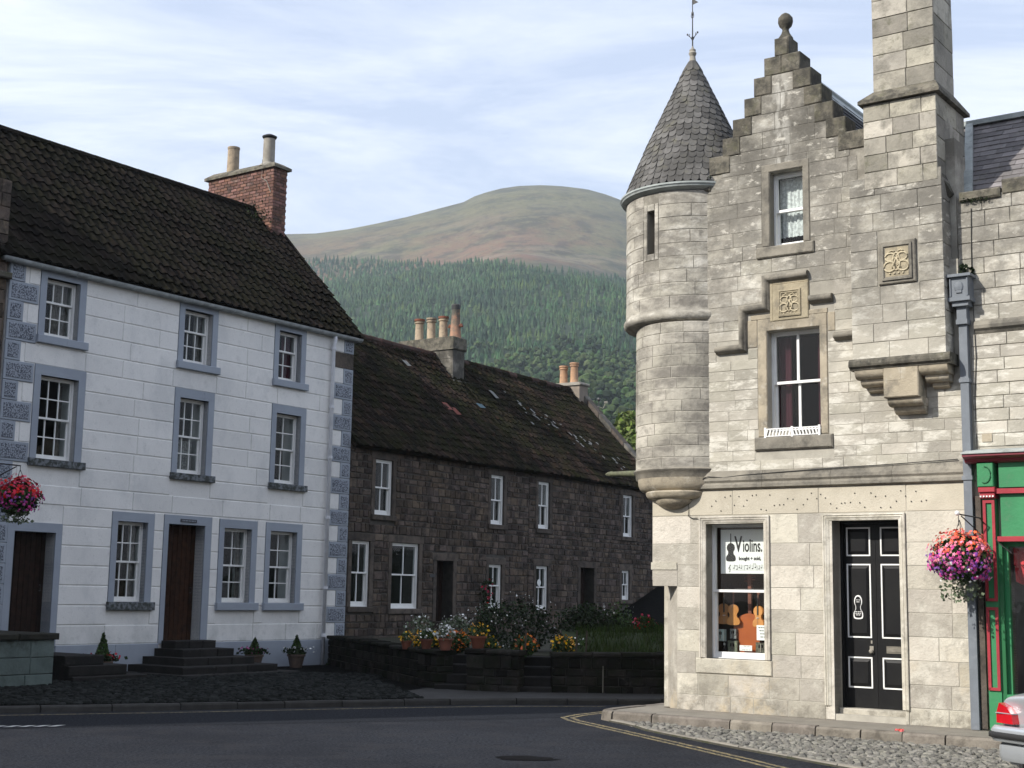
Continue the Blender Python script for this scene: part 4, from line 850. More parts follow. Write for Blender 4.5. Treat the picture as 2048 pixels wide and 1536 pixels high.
sl.sort(key=lambda s: -math.cos(s[0]-ca)*s[2])
def fish(mb, a, z, r, n):
    w_ = 2*math.pi*r/n*.5*.97; L1 = .19; r2 = rad(min(z+L1, ZA-.05)); lift = random.uniform(.004, .012)
    pts = [(-1, .055), (-.86, .026), (-.5, .006), (0, 0), (.5, .006), (.86, .026), (1, .055), (1, L1), (-1, L1)]; vs = []
    for s_, t in pts:
        rr = r+(r2-r)*t/L1+(lift if t < .1 else -.006); aa = a+s_*w_/r*(1 if t < .1 else .96); vs.append((cx+rr*math.cos(aa), cy+rr*math.sin(aa), z+t*.96))
    vs2 = [(cx+(v[0]-cx)*.985, cy+(v[1]-cy)*.985, v[2]-.002) for v in vs[:7]]
    mb.add(vs+vs2, [tuple(range(9))]+[(i+1, i, 9+i, 10+i) for i in range(6)])
for s in sl[:290]: mb = MB(); fish(mb, *s); mb.build('slate', slate, co)
mb = MB()
for s in sl[290:]: fish(mb, *s)
mb.build('slates', slate, co, kind='stuff')
q = MB().lathe([(.085, 9.46), (.06, 9.56), (.04, 9.68), (.05, 9.70), (.06, 9.73), (.045, 9.755), (.05, 9.78), (.02, 9.81), (.012, 9.84)], cx, cy, 16); smooth_by_angle(q.build('cone_cap', lead if False else greypot, shop))
v_ = MB().tube([(cx, cy, 9.8), (cx, cy, 10.72)], [.011, .006], 8)
for s_ in (-1, 1):
    v_.tube([(cx, cy, 9.93), (cx+s_*.035, cy-.0, 9.99), (cx+s_*.075, cy, 10.03)], .006, 6); v_.tube([(cx+s_*.05, cy, 10.0), (cx+s_*.05, cy, 10.05)], .005, 5); v_.sphere((cx+s_*.085, cy, 10.045), .016, 6, 5)
    v_.tube([(cx, cy, 10.28), (cx+s_*.02, cy, 10.31), (cx+s_*.022, cy, 10.34)], .005, 5)
v_.sphere((cx, cy, 9.98), .02, 8, 6).sphere((cx, cy, 10.36), .022, 6, 6, (1, 1, 1.6)); v_.add([(cx+.006, cy, 10.5), (cx+.09, cy+.02, 10.53), (cx+.006, cy, 10.6)], [(0, 1, 2)]); v_.build('iron_finial', blackm, shop)
# spout carved like a rope, on the turret's outer side
gx, gy = -.66, .42
q = MB().tube([(gx-.02, gy, 3.39), (gx-.50, gy-.02, 3.40)], [.05, .032], 10)
for i in range(8): q.lathe([(.030, 0), (.044-.002*i, .008), (.030, .016)], 0, 0, 10); k = len(q.v)-30; xx = gx-.08-i*.045; q.v[k:] = [(xx-v[2], gy+v[0], 3.395+v[1]) for v in q.v[k:]]
q.tube([(gx-.48, gy, 3.40), (gx-.56, gy, 3.40), (gx-.60, gy, 3.40)], [.045, .03, .005], 8); q.build('rope_spout', mat('lichen_bronze', (.16, .17, .10), (.10, .10, .07), 20, .8, .4, 50, .1), shop)
q = MB(); pts = [(gx+.02+.085*math.cos(a)*.55, gy-.06, 3.50+.18*math.sin(a)) for a in np.linspace(0, 2*math.pi, 15)]; q.tube(pts, .022, 6); q.box(gx-.01, gx+.07, gy-.08, gy+.02, 3.30, 3.62); q.build('spout_bracket', mould, shop)

# --- rainwater pipe and hopper
px = 4.235
pp = MB().box(px-.05, px+.05, -.10, -.01, .13, 5.10); pp.build('rain_pipe', pipe_m, shop)
for z in (4.32, 3.12, 1.7): MB().box(px-.064, px+.064, -.115, -.005, z-.025, z+.025).build('pipe_collar', pipe_m, shop)
q = MB()
for (a, b, c, d, z0, z1) in ((-.07, .07, -.14, -.0, 5.02, 5.08), (-.06, .06, -.13, 0, 5.08, 5.24), (-.10, .10, -.18, 0, 5.24, 5.30), (-.135, .135, -.22, 0, 5.30, 5.35), (-.12, .12, -.20, 0, 5.35, 5.60), (-.155, .155, -.245, 0, 5.60, 5.635)): q.box(px+a, px+b, c, d, z0, z1)
hp_ = q.build('rain_hopper', pipe_m, shop)
q = MB()
for s_ in (-1, 1): q.tube([(px+s_*.105, -.205, 5.36), (px+s_*.105, -.205, 5.59)], .014, 6)
q.sphere((px, -.20, 5.475), .06, 8, 6, (1, .35, 1.2)); q.box(px-.035, px+.035, -.215, -.2, 5.40, 5.43); q.build('hopper_shield', lead if False else pipe_m, hp_)
MB().box(4.08, 4.2, -.10, 0, 5.64, 5.86).build('hopper_stone', wall_up, shop)
ivy = leaves(90, inball((4.28, -.05, 5.68), .10), .03); ivy.build('weed_tuft', leafd, shop, kind='stuff')
tf = leaves(120, lambda: (random.uniform(-.3, .75), random.uniform(-.08, .1), 7.47+random.random()*.04), .02); tf.build('moss_tuft', leafd, shop, kind='stuff')
# black cable along the string course
MB().tube([(.50, -.02, 2.70), (.42, -.02, 2.70), (.36, -.02, 2.73), (.36, -.02, 2.93), (.46, -.03, 3.0), (.62, -.06, 3.24), (.68, -.06, 3.26), (.9, -.045, 3.24), (1.2, -.04, 3.265), (1.7, -.038, 3.285), (2.4, -.035, 3.31), (3.2, -.03, 3.33), (4.1, -.02, 3.36)], .006, 5).build('cable', black_ink, shop)
MB().tube([(4.34, -.015, 3.44), (4.33, -.015, 4.1), (4.36, -.015, 4.6), (4.34, -.015, 5.6), (4.36, -.015, 6.5)], .006, 5).build('cable', black_ink, shop)

# --- windows of the shop building
sash_window(shop, 1.535, 2.335, 3.80, 5.23, .13, 2, 1, 1, .5, .055, .035, curt=[(1.60, 1.78, 3.9, 5.15, redcurt), (2.16, 2.28, 3.9, 5.15, redcurt)], bot=.05)
sash_window(shop, 1.59, 2.13, 6.36, 7.44, .13, 1, 1, 1, .5, .055, .03, curt=[(1.64, 2.08, 6.55, 7.38, lace)], bot=.06)
sw = sash_window(shop, .585, 1.535, .80, 2.655, .175, 1, 1, 1, .5, .05, .03, gl=glass_s, back=1.3, lining=room_b, bot=.075)
# white lattice guard on the upper sill
gd = MB(); gd.box(1.53, 2.30, -.035, -.02, 3.765, 3.775).box(1.53, 2.30, -.035, -.02, 3.86, 3.875)
for i in range(16):
    x = 1.55+i*.047; s_ = 1 if i < 8 else -1; gd.add([(x-.012+s_*-.012, -.03, 3.775), (x+.012+s_*-.012, -.03, 3.775), (x+.012+s_*.012, -.03, 3.865), (x-.012+s_*.012, -.03, 3.865)], [(0, 1, 2, 3)])
    gd.box(x-.004, x+.004, -.034, -.022, 3.775, 3.86)
for x in (1.53, 1.915, 2.30): gd.box(x-.014, x+.014, -.038, -.018, 3.752, 3.89)
g_ = gd.build('sill_guard', white, shop); g_['label'] = 'low white painted lattice guard on the upper window sill'

# --- black double door
dy = .30
fr_ = MB().box(2.40, 2.475, dy-.05, dy+.08, .20, 2.66).box(3.325, 3.40, dy-.05, dy+.08, .20, 2.66).box(2.475, 3.325, dy-.05, dy+.08, 2.61, 2.66).build('door_frame', blackpaint, shop)
for k, (a, b) in enumerate(((2.475, 2.898), (2.902, 3.325))):
    L_ = MB().box(a, b, dy, dy+.05, .27, 2.61).build('door', blackpaint, shop)
    for (z0, z1) in ((2.19, 2.56), (1.15, 2.09), (.52, .91)):
        x0_, x1_ = (a+.035, b-.065) if k == 0 else (a+.065, b-.03)
        MB().sweep([(x0_, z0), (x0_, z1), (x1_, z1), (x1_, z0), (x0_, z0)], [(.0, dy), (.0, dy-.012), (-.018, dy-.012), (-.018, dy)]).build('panel_moulding', white, L_)
        q = MB(); c = .03; o2 = .06
        q.add([(x0_+.02, dy+.0-.001, z0+.02), (x1_-.02, dy-.001, z0+.02), (x1_-.02, dy-.001, z1-.02), (x0_+.02, dy-.001, z1-.02), (x0_+o2, dy-.022, z0+o2), (x1_-o2, dy-.022, z0+o2), (x1_-o2, dy-.022, z1-o2), (x0_+o2, dy-.022, z1-o2)], [(0, 1, 5, 4), (1, 2, 6, 5), (2, 3, 7, 6), (3, 0, 4, 7), (4, 5, 6, 7)]); q.build('door_panel', blackpaint, L_)
    if k == 0:
        q = MB().box(2.80, 2.85, dy-.012, dy, .96, 1.05); q.lathe([(.02, 0), (.026, .012), (.026, .03), (.012, .04)], 0, 0, 12); kk = len(q.v)-48; q.v[kk:] = [(2.825+v[0], dy-.012-v[2], .985+v[1]) for v in q.v[kk:]]; q.build('handle', greypot, L_)
        MB().box(2.815, 2.835, dy-.008, dy, 1.08, 1.12).build('key_plate', greypot, L_)
    else:
        MB().box(3.02, 3.26, dy-.008, dy, .965, 1.055).build('letter_plate', mould, L_); MB().box(3.045, 3.235, dy-.014, dy-.008, .985, 1.035).build('letter_flap', redpot if False else mould, L_)
MB().box(2.44, 3.36, dy+.08, dy+.1, .2, 2.64).build('door_backing', dark, shop)

def violin_outline(n=14):
    H = [(0, 0), (.06, .002), (.105, .012), (.12, .045), (.115, .085), (.098, .115), (.078, .125), (.066, .150), (.063, .175), (.068, .198), (.082, .212), (.094, .235), (.098, .265), (.088, .305), (.055, .338), (.02, .350), (0, .352)]
    return H+[(-x, z) for x, z in H[-2:0:-1]]
VO = violin_outline()
def door_sign(par):
    s = .36/.352*.85; cx_, cz_ = 2.665, 1.385
    P_ = [(cx_+x*s*.62, cz_+z*s*1.0) for x, z in VO]
    q = MB().prism(P_, dy-.034, dy-.022); q.build('door_sign', white, par)
    P2 = [(cx_+(p[0]-cx_)*.78, cz_+.15+(p[1]-cz_-.15)*.88) for p in P_]
    MB().prism(P2, dy-.037, dy-.034).build('sign_face', blackpaint, par)
    q = MB()
    for z, ws in ((1.625, (-.022, -.004, .008, .026)), (1.60, (-.02, .002, .006, .02)), (1.475, (-.038, -.012, -.004, .018, .024, .04)), (1.455, (-.036, -.018, -.008, .012, .02, .036)), (1.435, (-.03, -.004, .004, .03))):
        for a, b in zip(ws[::2], ws[1::2]): q.box(cx_+a, cx_+b, dy-.0385, dy-.037, z, z+.008)
    q.build('sign_lettering', white, par)
door_sign([o for o in shop.children if o.name.startswith('door') and o.name.split('.')[0] == 'door'][0])

# ------------------------------------------------------------------ things in the shop window
def inB(name, label, cat, x, y, z, rz=0, group=None): return thing(name, label, cat, world(FB, x, y, z), FB[1]+rz, group)
yy = .30
t = inB('poster', 'white card poster hung in the upper shop window advertising violins bought and sold', 'poster', .69, yy, 1.955)
q = MB().block(.0, .70, 0, .60, -.006, .006, .003); bd_ = q.build('board', paper, t)
text_mesh('V', .30, t, 'lettering', black_ink, (.215, -.008, .300), sx=.60, bold=.006); text_mesh('iolins.', .235, t, 'lettering', black_ink, (.335, -.008, .300), sx=.54, bold=.004)
text_mesh('bought + sold,', .066, t, 'lettering', black_ink, (.275, -.008, .185), sx=.86, bold=.0022)
s = .30; q = MB().prism([(.155+x*.62, .165+z*.84*.85) for x, z in VO], -.0085, -.006); q.tube([(.155, -.008, .40), (.155, -.008, .545)], .007, 6); q.build('cello_emblem', black_ink, t)
q = MB()
for k in range(5): q.box(.16, .64, -.0082, -.0068, .045+k*.016, .0462+k*.016)
for i, (x, z) in enumerate(((.20, .095), (.245, .08), (.28, .10), (.31, .095), (.40, .085), (.435, .10), (.48, .09), (.52, .105), (.575, .085), (.61, .10))):
    q.sphere((x, -.008, z-.02), .009, 8, 5, (1.2, .3, .8)); q.box(x+.007, x+.010, -.0085, -.0068, z-.02, z+.03)
    if i % 3 == 1: q.box(x-.038, x+.010, -.0085, -.0068, z+.024, z+.031)
for x in (.355, .545): q.box(x, x+.003, -.0085, -.0068, .045, .11)
q.tube([(.125, -.008, .03), (.135, -.008, .02), (.142, -.008, .035), (.138, -.008, .10), (.145, -.008, .125), (.15, -.008, .11), (.118, -.008, .07), (.128, -.008, .05), (.148, -.008, .055), (.143, -.008, .075), (.132, -.008, .07)], .0035, 5); q.build('stave', black_ink, t)
def violin(name, label, cat, x, z, s, m, y, rz=0, neck=True, group=None):
    t = inB(name, label, cat, x, y, z, rz, group)
    q = MB().prism([(a*s, b*s) for a, b in VO], -.018*s/1.0, .018*s); bo_ = q.build('body', m, t)
    q = MB().prism([(a*s*.93, b*s*.96+.007*s) for a, b in VO], -.026*s, -.018*s); smooth_by_angle(q.build('top_plate', m, t), 60)
    if neck:
        q = MB().box(-.011*s, .011*s, -.02*s, .005*s, .34*s, .54*s); q.sphere((0, -.008*s, .585*s), .016*s, 8, 6, (1, 1.2, 1.2)); q.box(-.013*s, .013*s, -.014*s, .004*s, .53*s, .58*s)
        for k in range(4): sg = -1 if k % 2 else 1; q.tube([(0, -.004*s, (.54+.01*k)*s), (sg*.034*s, -.004*s, (.545+.01*k)*s)], .005*s, 5)
        q.build('neck', redpot, t); q = MB().box(-.013*s, .013*s, -.036*s, -.022*s, .20*s, .46*s); q.build('fingerboard', black_ink, t)
        q = MB().box(-.022*s, .022*s, -.044*s, -.026*s, .148*s, .156*s); q.build('bridge', paper, t)
        q = MB()
        for k in range(4): q.tube([((k-1.5)*.006*s, -.036*s, .03*s), ((k-1.5)*.006*s, -.045*s, .155*s), ((k-1.5)*.004*s, -.036*s, .52*s)], .0008*s, 4)
        q.build('string', greypot, t)
    return t
violin('violin', 'golden violin seen almost edge on, leftmost in the shop window', 'violin', .665, 1.27, .80, varn_o, .42, R(38))
violin('violin', 'orange violin hanging by its scroll, second from the left in the shop window', 'violin', .815, 1.26, .80, varn_o, .42, R(186))
violin('violin', 'pale golden violin hanging behind the white card at the right of the shop window', 'violin', 1.195, 1.24, .82, varn_o, .42, R(-12))
violin('violin', 'violin half hidden by the right hand frame of the shop window', 'violin', 1.36, 1.27, .82, varn_o, .43, R(-8))
violin('cello', 'large red brown cello standing upright in the middle of the shop window', 'cello', 1.015, .62, 2.28, varn_r, .52, R(184))
MB_rail = MB().tube([(0, 0, 0), (.9, 0, 0)], .006, 6).build('hanging_rail', blackm, None); MB_rail.location = world(FB, .62, .44, 1.75); MB_rail.rotation_euler = (0, 0, FB[1]); tag(MB_rail, 'thin dark rail across the shop window from which the violins hang', 'rail')
o = MB().box(-.0, .84, -.24, .3, -.04, 0).build('display_shelf', room_b, None); o.location = world(FB, .64, .60, .80); o.rotation_euler = (0, 0, FB[1]); tag(o, 'brown display shelf at the foot of the shop window', 'shelf')
def card(x, z, w_, h, y, lab, lines, m=paper, grp=None):
    t = inB('card', lab, 'card', x, y, z); MB().block(0, w_, 0, h, -.003, .003, .001).build('board', m, t); q = MB()
    for r_ in range(lines):
        zz_ = h*(.82-.62*r_/max(1, lines-1)) if lines > 1 else h/2; x_ = w_*random.uniform(.15, .35)
        while x_ < w_*.8: l = random.uniform(.06, .16)*w_*1.6; q.box(x_, min(x_+l, w_*.88), -.0045, -.003, zz_, zz_+h*.05); x_ += l+w_*.05
    q.build('print', black_ink, t)
card(1.185, 1.07, .17, .20, .37, 'white card with dark lettering leaning at the right of the shop window', 4)
card(.915, .92, .185, .075, .40, 'small white card at the foot of the large cello', 2)
def box_(x, z, w_, h, lab, m, y=.45):
    t = inB('music_case', lab, 'case', x, y, z); MB().block(0, w_, 0, h, -.03, .06, .008).build('body', m, t); MB().box(w_*.3, w_*.7, -.036, -.03, h*.55, h*.8).build('label_panel', paper if m is dark else dark, t); MB().box(w_*.46, w_*.54, -.04, -.03, h*.2, h*.9).build('strap', greypot, t)
glit = mat('silver_tin', (.35, .37, .36), (.08, .08, .08), 38, .4, .2, 60, 0, metal=.5)
box_(.645, .92, .06, .12, 'small dark case in the bottom left corner of the shop window', dark); box_(.72, .88, .15, .17, 'green and grey case standing below the orange violin', mat('green_grey_case', (.20, .22, .15), (.07, .08, .06), 30, .6, .2, 60, 0)); box_(.755, 1.07, .10, .14, 'glittering patterned tin on top of the green and grey case', glit)
box_(.60, 1.04, .085, .16, 'pale blue white box at the left edge of the shop window', mat('pale_box', (.45, .60, .58), (.6, .65, .62), 20, .6, .1, 60, 0), .40); box_(1.14, .88, .16, .16, 'dark patterned case below the white card at the right', mat('dark_case', (.14, .14, .10), (.05, .05, .04), 30, .6, .2, 60, 0))

# ------------------------------------------------------------------ adjoining building with the green shopfront
random.seed(47)
adj = thing('stone_building', 'weathered stone building with slate roof and green and red shopfront at the right edge', 'building', FB[0], FB[1])
X1 = 9.0
aw = banded_wall(lambda z: (4.175, X1), [(4.62, 8.3, .5, 3.3), (6.4, 7.2, 3.9, 5.3)], .1, 6.66, [], .012, .35).build('front_wall', joint, adj)
rr = courses(lambda z: (4.30, X1), [(6.3, 7.3, 3.75, 5.4)], rowz(3.50, 4.90, .155), (.3, .5), .006)+courses(lambda z: (4.18, X1), [(6.3, 7.3, 3.75, 5.4)], rowz(5.06, 6.66, .2), (.3, .55), .006)
lay(rr, aw, 'stone', wall_up, 0, .02, .006, .003, .006)
hmould(4.36, X1, [(0, 5.07), (-.05, 5.04), (-.065, 5.0), (-.06, 4.96), (-.03, 4.94), (0, 4.90)]).build('string_course', mould, adj)
for i in range(9):
    a = 4.22+i*.52; h = [.0, .10, .16, .13, .17, .14, .16, .13, .15][i]; MB().block(a, a+.505, 6.62 if i else 6.60, 6.72+h, -.05 if not i else -.015, .36, .02, .006).build('coping_stone', mossy, adj)
tf = leaves(110, lambda: (4.25+random.random()*.35, -.045+random.gauss(0, .012), 6.60+random.gauss(0, .018)), .013); tf.build('moss_tuft', leafd, adj, kind='stuff')
sb = slate_slope(adj, 3.1, X1, (.25, 6.60), (1.75, 8.18), .21, .125, slate_l, axis='x', key=lambda a, t: a, cap=290)
MB().box(3.1, X1, 1.66, 1.86, 8.16, 8.23).build('ridge_flashing', lead, adj)
q = MB(); q.add([(4.17, .30, 6.68), (4.29, .30, 6.68), (3.90, 1.70, 8.16), (3.80, 1.70, 8.16), (4.17, .27, 6.73), (4.29, .27, 6.73), (3.90, 1.67, 8.20), (3.80, 1.67, 8.20)], [(4, 5, 6, 7), (0, 1, 5, 4), (1, 2, 6, 5), (0, 4, 7, 3)]); q.build('valley_flashing', lead, adj)
bb = MB().box(4.18, X1, 3.3, 3.6, .1, 6.6).box(8.7, X1, .35, 3.3, .1, 6.6); bb.add([(3.1, 1.75, 8.18), (X1, 1.75, 8.18), (X1, 3.7, 6.5), (3.1, 3.7, 6.5)], [(0, 1, 2, 3)]); bb.build('rear_wall', wall_up, adj)
uw2 = MB().block(6.3, 6.395, 3.9, 5.3, -.012, .2, .01).block(7.205, 7.3, 3.9, 5.3, -.012, .2, .01).block(6.3, 7.3, 5.305, 5.4, -.012, .2, .01).block(6.25, 7.35, 3.75, 3.895, -.04, .2, .01).build('window_surround', mould, adj)
sash_window(adj, 6.38, 7.22, 3.88, 5.32, .13, 2, 1, 1)
MB().box(4.40, 4.52, -.012, .0, 3.56, 3.66).build('vent', warmstone, adj)
# shopfront
q = MB(); q.add([(4.23, -.32, 3.405), (X1, -.32, 3.405), (X1, -.0, 3.47), (4.23, -.0, 3.47), (4.23, -.32, 3.39), (X1, -.32, 3.39), (X1, 0, 3.39), (4.23, 0, 3.39)], [(0, 1, 2, 3), (0, 4, 5, 1), (4, 7, 6, 5), (0, 3, 7, 4)]); q.build('lead_flashing', lead, adj)
q = hmould(4.24, X1, [(-.30, 3.388), (-.30, 3.36), (-.27, 3.345), (-.22, 3.33), (-.20, 3.30), (-.16, 3.285)]); q.build('fascia_cornice', maroon, adj)
MB().box(4.62, X1, -.13, .0, 2.99, 3.285).build('fascia_board', green, adj); MB().box(4.62, X1, -.10, 0, 2.40, 2.92).build('name_board', green, adj)
for z in (2.945, 2.375): MB().box(4.585, X1, -.155, 0, z-.03, z+.03).build('red_moulding', redp, adj)
cn = MB().block(4.38, 4.575, 2.995, 3.285, -.20, 0, .01); cno = cn.build('console', green, adj)
sc_ = MB().tube([(4.47+.075*math.sin(a)*(1 if a < 3.2 else .7), -.205, 3.14+.10*math.cos(a)) for a in np.linspace(0, 3.6, 9)], .008, 6); sc_.build('console_scroll', mat('dark_green_paint', (.02, .11, .045), (.02, .1, .04), 3, .4, 0, 60, 0), cno)
MB().block(4.385, 4.585, 2.93, 2.995, -.19, 0, .008).block(4.395, 4.575, 2.86, 2.93, -.165, 0, .006).build('pilaster_cap', redp, adj)
q = MB()
for i in range(5): q.box(4.402+i*.036, 4.420+i*.036, -.178, -.166, 2.875, 2.893)
q.build('dentil', paper, adj)
MB().box(4.415, 4.565, -.12, 0, .14, 2.86).build('pilaster', green, adj)
for z0, z1 in ((1.64, 2.84), (.60, 1.57)):
    MB().sweep([(4.42, z0), (4.42, z1), (4.56, z1), (4.56, z0), (4.42, z0)], [(0, -.12), (0, -.142), (-.034, -.142), (-.034, -.12)]).build('pilaster_moulding', redp, adj)
MB().box(4.565, 4.62, -.10, .30, .14, 2.35).build('window_post', mat('dark_green_gloss', (.02, .13, .05), (.02, .12, .045), 3, .4, 0, 60, 0), adj)
MB().box(4.62, 8.3, -.10, .2, .14, .56).build('stall_riser', green, adj)
MB().box(4.62, 8.3, -.03, .05, 2.29, 2.345).build('window_head', green, adj)
for x in (4.62, 6.0, 7.2, 8.26): MB().box(x, x+.05, -.03, .05, .56, 2.29).build('mullion', green, adj)
for a, b in ((4.67, 6.0), (6.05, 7.2), (7.25, 8.26)): MB().add([(a, .01, .56), (b, .01, .56), (b, .01, 2.29), (a, .01, 2.29)], [(0, 1, 2, 3)]).build('pane', glass_s, adj)
Rm = MB(); Rm.add([(4.62, .06, .5), (8.3, .06, .5), (8.3, .06, 2.34), (4.62, .06, 2.34), (4.62, 1.8, .5), (8.3, 1.8, .5), (8.3, 1.8, 2.34), (4.62, 1.8, 2.34)], [(4, 5, 6, 7), (0, 1, 5, 4), (2, 3, 7, 6), (1, 2, 6, 5), (3, 0, 4, 7)]); Rm.build('interior', mat('shop_room', (.16, .16, .16), (.10, .10, .10), 3, .9, 0, 60, 0), adj)
q = MB(); n = 40; vs = []
for i in range(n+1): x = 4.68+i*.045; vs += [(x, .16+.02*math.sin(i*1.7), 2.28), (x, .15+.03*math.sin(i*1.7), 2.08), (x, .17+.02*math.sin(i*1.7+1), 2.06), (x, .22+.04*math.sin(i*1.3), 1.88-.05*abs(math.sin(i*.55)))]
q.add(vs, [(4*i+k, 4*i+4+k, 4*i+5+k, 4*i+1+k) for i in range(n) for k in range(3)]); q.build('red_valance', mat('red_cloth', (.62, .05, .06), (.45, .03, .04), 9, .9, .2, 40, 0), adj)
t = inB('striped_doll', 'dark hatted figure in yellow and red stripes standing in the green shop window', 'doll', 4.98, .35, .56)
MB().lathe([(.05, 0), (.11, .02), (.13, .18), (.10, .32), (.05, .40)], 0, 0, 14).build('body', mat('striped_cloth', (.70, .42, .05), (.45, .04, .03), 14, .9, 0, 60, 0, contrast=(.48, .52), det=0), t); MB().sphere((0, 0, .47), .075, 12, 8).build('head', fl('doll_skin', (.5, .35, .25)), t); MB().lathe([(.12, .52), (.12, .53), (.07, .535), (.06, .62), (.02, .64)], 0, 0, 14).build('hat', blackpaint, t)
o = MB().lathe([(.05, 0), (.07, .04), (.05, .12), (.02, .16)], 0, 0, 12).build('glass_jar', glass_s, None); o.location = world(FB, 4.86, .3, .56); tag(o, 'small clear jar standing beside the striped doll in the shop window', 'jar')
o = MB().tube([(0, 0, 0), (.02, 0, .35), (0, 0, .7)], [.012, .03, .008], 6).build('red_ribbon', redp, None); o.location = world(FB, 4.80, .3, 1.18); tag(o, 'red ribbon hanging inside the green shop window', 'ribbon')
MB().box(4.30, 4.37, -.055, 0, .14, 2.9).build('rubble_edge', rubdress, adj)
# ------------------------------------------------------------------ white three-storey house
random.seed(61)
wh = thing('white_house', 'white three-storey house with blue-grey window margins, quoins and brown door', 'house', FA[0], FA[1])
WL, WR = -8.86, .02
TOP = [(-8.23, -7.25, 'a'), (-5.04, -4.04, 'b'), (-2.44, -1.50, 'c')]; MID = [(-8.23, -7.15), (-5.05, -4.04), (-2.43, -1.42)]; GR = [(-6.37, -5.39), (-3.74, -2.71), (-2.46, -1.40)]
op = []
for a, b, _ in TOP: op.append((a+.13, b-.14, 6.0, 7.05))
for a, b in MID: op.append((a+.13, b-.15, 3.83, 5.30))
for a, b in GR: op.append((a+.13, b-.15, 1.37, 2.84))
dr = (-5.04, -4.12, .62, 2.85); dl = (-8.42, -7.58, .62, 2.56)
body = banded_wall(lambda z: (WL, WR), op+[dr, dl], -.05, 7.22, [], .014, .50); bw = body.build('front_wall', whitep, wh)
rb = MB().box(WL, WL+.3, .5, 6.0, 0, 7.2).box(WR-.3, WR, .5, 6.0, 0, 7.2).box(WL, WR, 5.7, 6.0, 0, 7.2).box(WL+.3, WR-.3, .5, 5.7, 3.15, 3.3).box(WL+.3, WR-.3, .5, 5.7, 5.6, 5.75)
rb.build('rear_wall', mat('grey_harled_wall', (.30, .28, .25), (.22, .205, .185), 4, .95, .6, 40, 0), wh)
gb = MB(); gb.v = []; 
for x0, x1 in ((WR-.3, WR), (WL, WL+.3)):
    gb.add([(x0, 0, 7.2), (x0, 6, 7.2), (x0, 3, 10.35), (x1, 0, 7.2), (x1, 6, 7.2), (x1, 3, 10.35)], [(0, 2, 1), (3, 4, 5), (0, 3, 5, 2), (1, 2, 5, 4)])
gb.build('gable_wall', rubble, wh)
# raised render blocks (channelled joints)
sk = [(a, b, 5.86, 7.25) for a, b, _ in TOP]+[(a, b, 3.70, 5.48) for a, b in MID]+[(a, b, 1.21, 3.01) for a, b in GR]+[(-5.15, -3.95, 0, 3.02), (-8.56, -7.45, 0, 2.72)]
zc = [.61+.3475*i for i in range(20)]; zc[-1] = 7.20
CO = [(WL+.50, WR-.58)]
rects = []
for j, (a, b) in enumerate(zip(zc, zc[1:])):
    big = j % 2 == 1
    segs = courses(lambda z: (WL+(.62 if big else .40), WR-(.585 if big else .30)), sk, [a, b], (.75, 1.35), .0, .3)
    rects += [(r[0]+.004, r[1]-.004, r[2]+.009, r[3]-.009) for r in segs]
    # quoins
    for side in (0, 1):
        wq = .60 if big else .31
        x0, x1 = (WR-wq, WR+.004) if side else (WL-.004, WL+wq)
        z0, z1 = a+.004, b-.004
        if side and j == 17: m_ = rubdress
        else: m_ = quoinb
        if (not side) and any(s[0] < x1 and s[2] < z1 and s[3] > z0 for s in sk): x1 = min(x1, min(s[0] for s in sk if s[0] < x1 and s[2] < z1 and s[3] > z0))
        if x1-x0 < .1: continue
        qb = MB().block(x0, x1, z0, z1, -.016, .02, .008, .001).build('quoin', m_, wh)
        if m_ is quoinb and x1-x0 > .2 and z1-z0 > .2: MB().block(x0+.05, x1-.05, z0+.045, z1-.045, -.026, -.01, .006).build('vermiculated_panel', quoinp, qb)
lay(rects, bw, 'render_block', whitep, 0, .02, .010, .0008, .0015)
pr = []
for a, b in ((WL, -8.56), (-7.45, -5.15), (-3.95, WR)):
    x = a
    while x < b-.05: nx = min(b, x+1.3); nx = b if b-nx < .4 else nx; MB().block(x+.002, nx-.002, -.05, .606, -.03, .02, .006).build('plinth_block', greyp, wh); x = nx
# margins, sills
def margin(a, b, z0, z1, o, zt, m, par):
    q = MB(); ox0, ox1 = o[0], o[1]
    q.block(a, ox0, z0, z1, -.014, .30, .005).block(ox1, b, z0, z1, -.014, .30, .005).block(a, b, o[3], z1, -.0145, .30, .005) if False else None
    q.box(a, ox0-.0, -.014, .24, z0, o[3]).box(ox1, b, -.014, .24, z0, o[3]).box(a, b, -.014, .24, o[3], z1); return q.build('window_margin', m, par)
k = 0
CUR = {0: [(-8.06, -7.98, 6.1, 7.0, curtain), (-7.75, -7.45, 6.05, 7.0, curtain)], 1: [(-4.87, -4.78, 6.1, 7.0, curtain), (-4.42, -4.2, 6.05, 7.0, curtain)], 2: [(-1.95, -1.68, 6.05, 7.0, redcurt)],
       3: [(-7.5, -7.42, 3.9, 5.2, curtain)], 4: [(-4.9, -4.3, 3.9, 4.5, lace_d)], 5: [(-2.28, -2.16, 3.9, 5.2, curtain)], 6: [(-6.2, -6.12, 1.4, 2.8, curtain), (-5.75, -5.56, 1.4, 2.8, curtain)], 7: [(-3.0, -2.9, 1.4, 2.8, curtain)], 8: [(-2.3, -2.2, 1.4, 2.8, curtain)]}
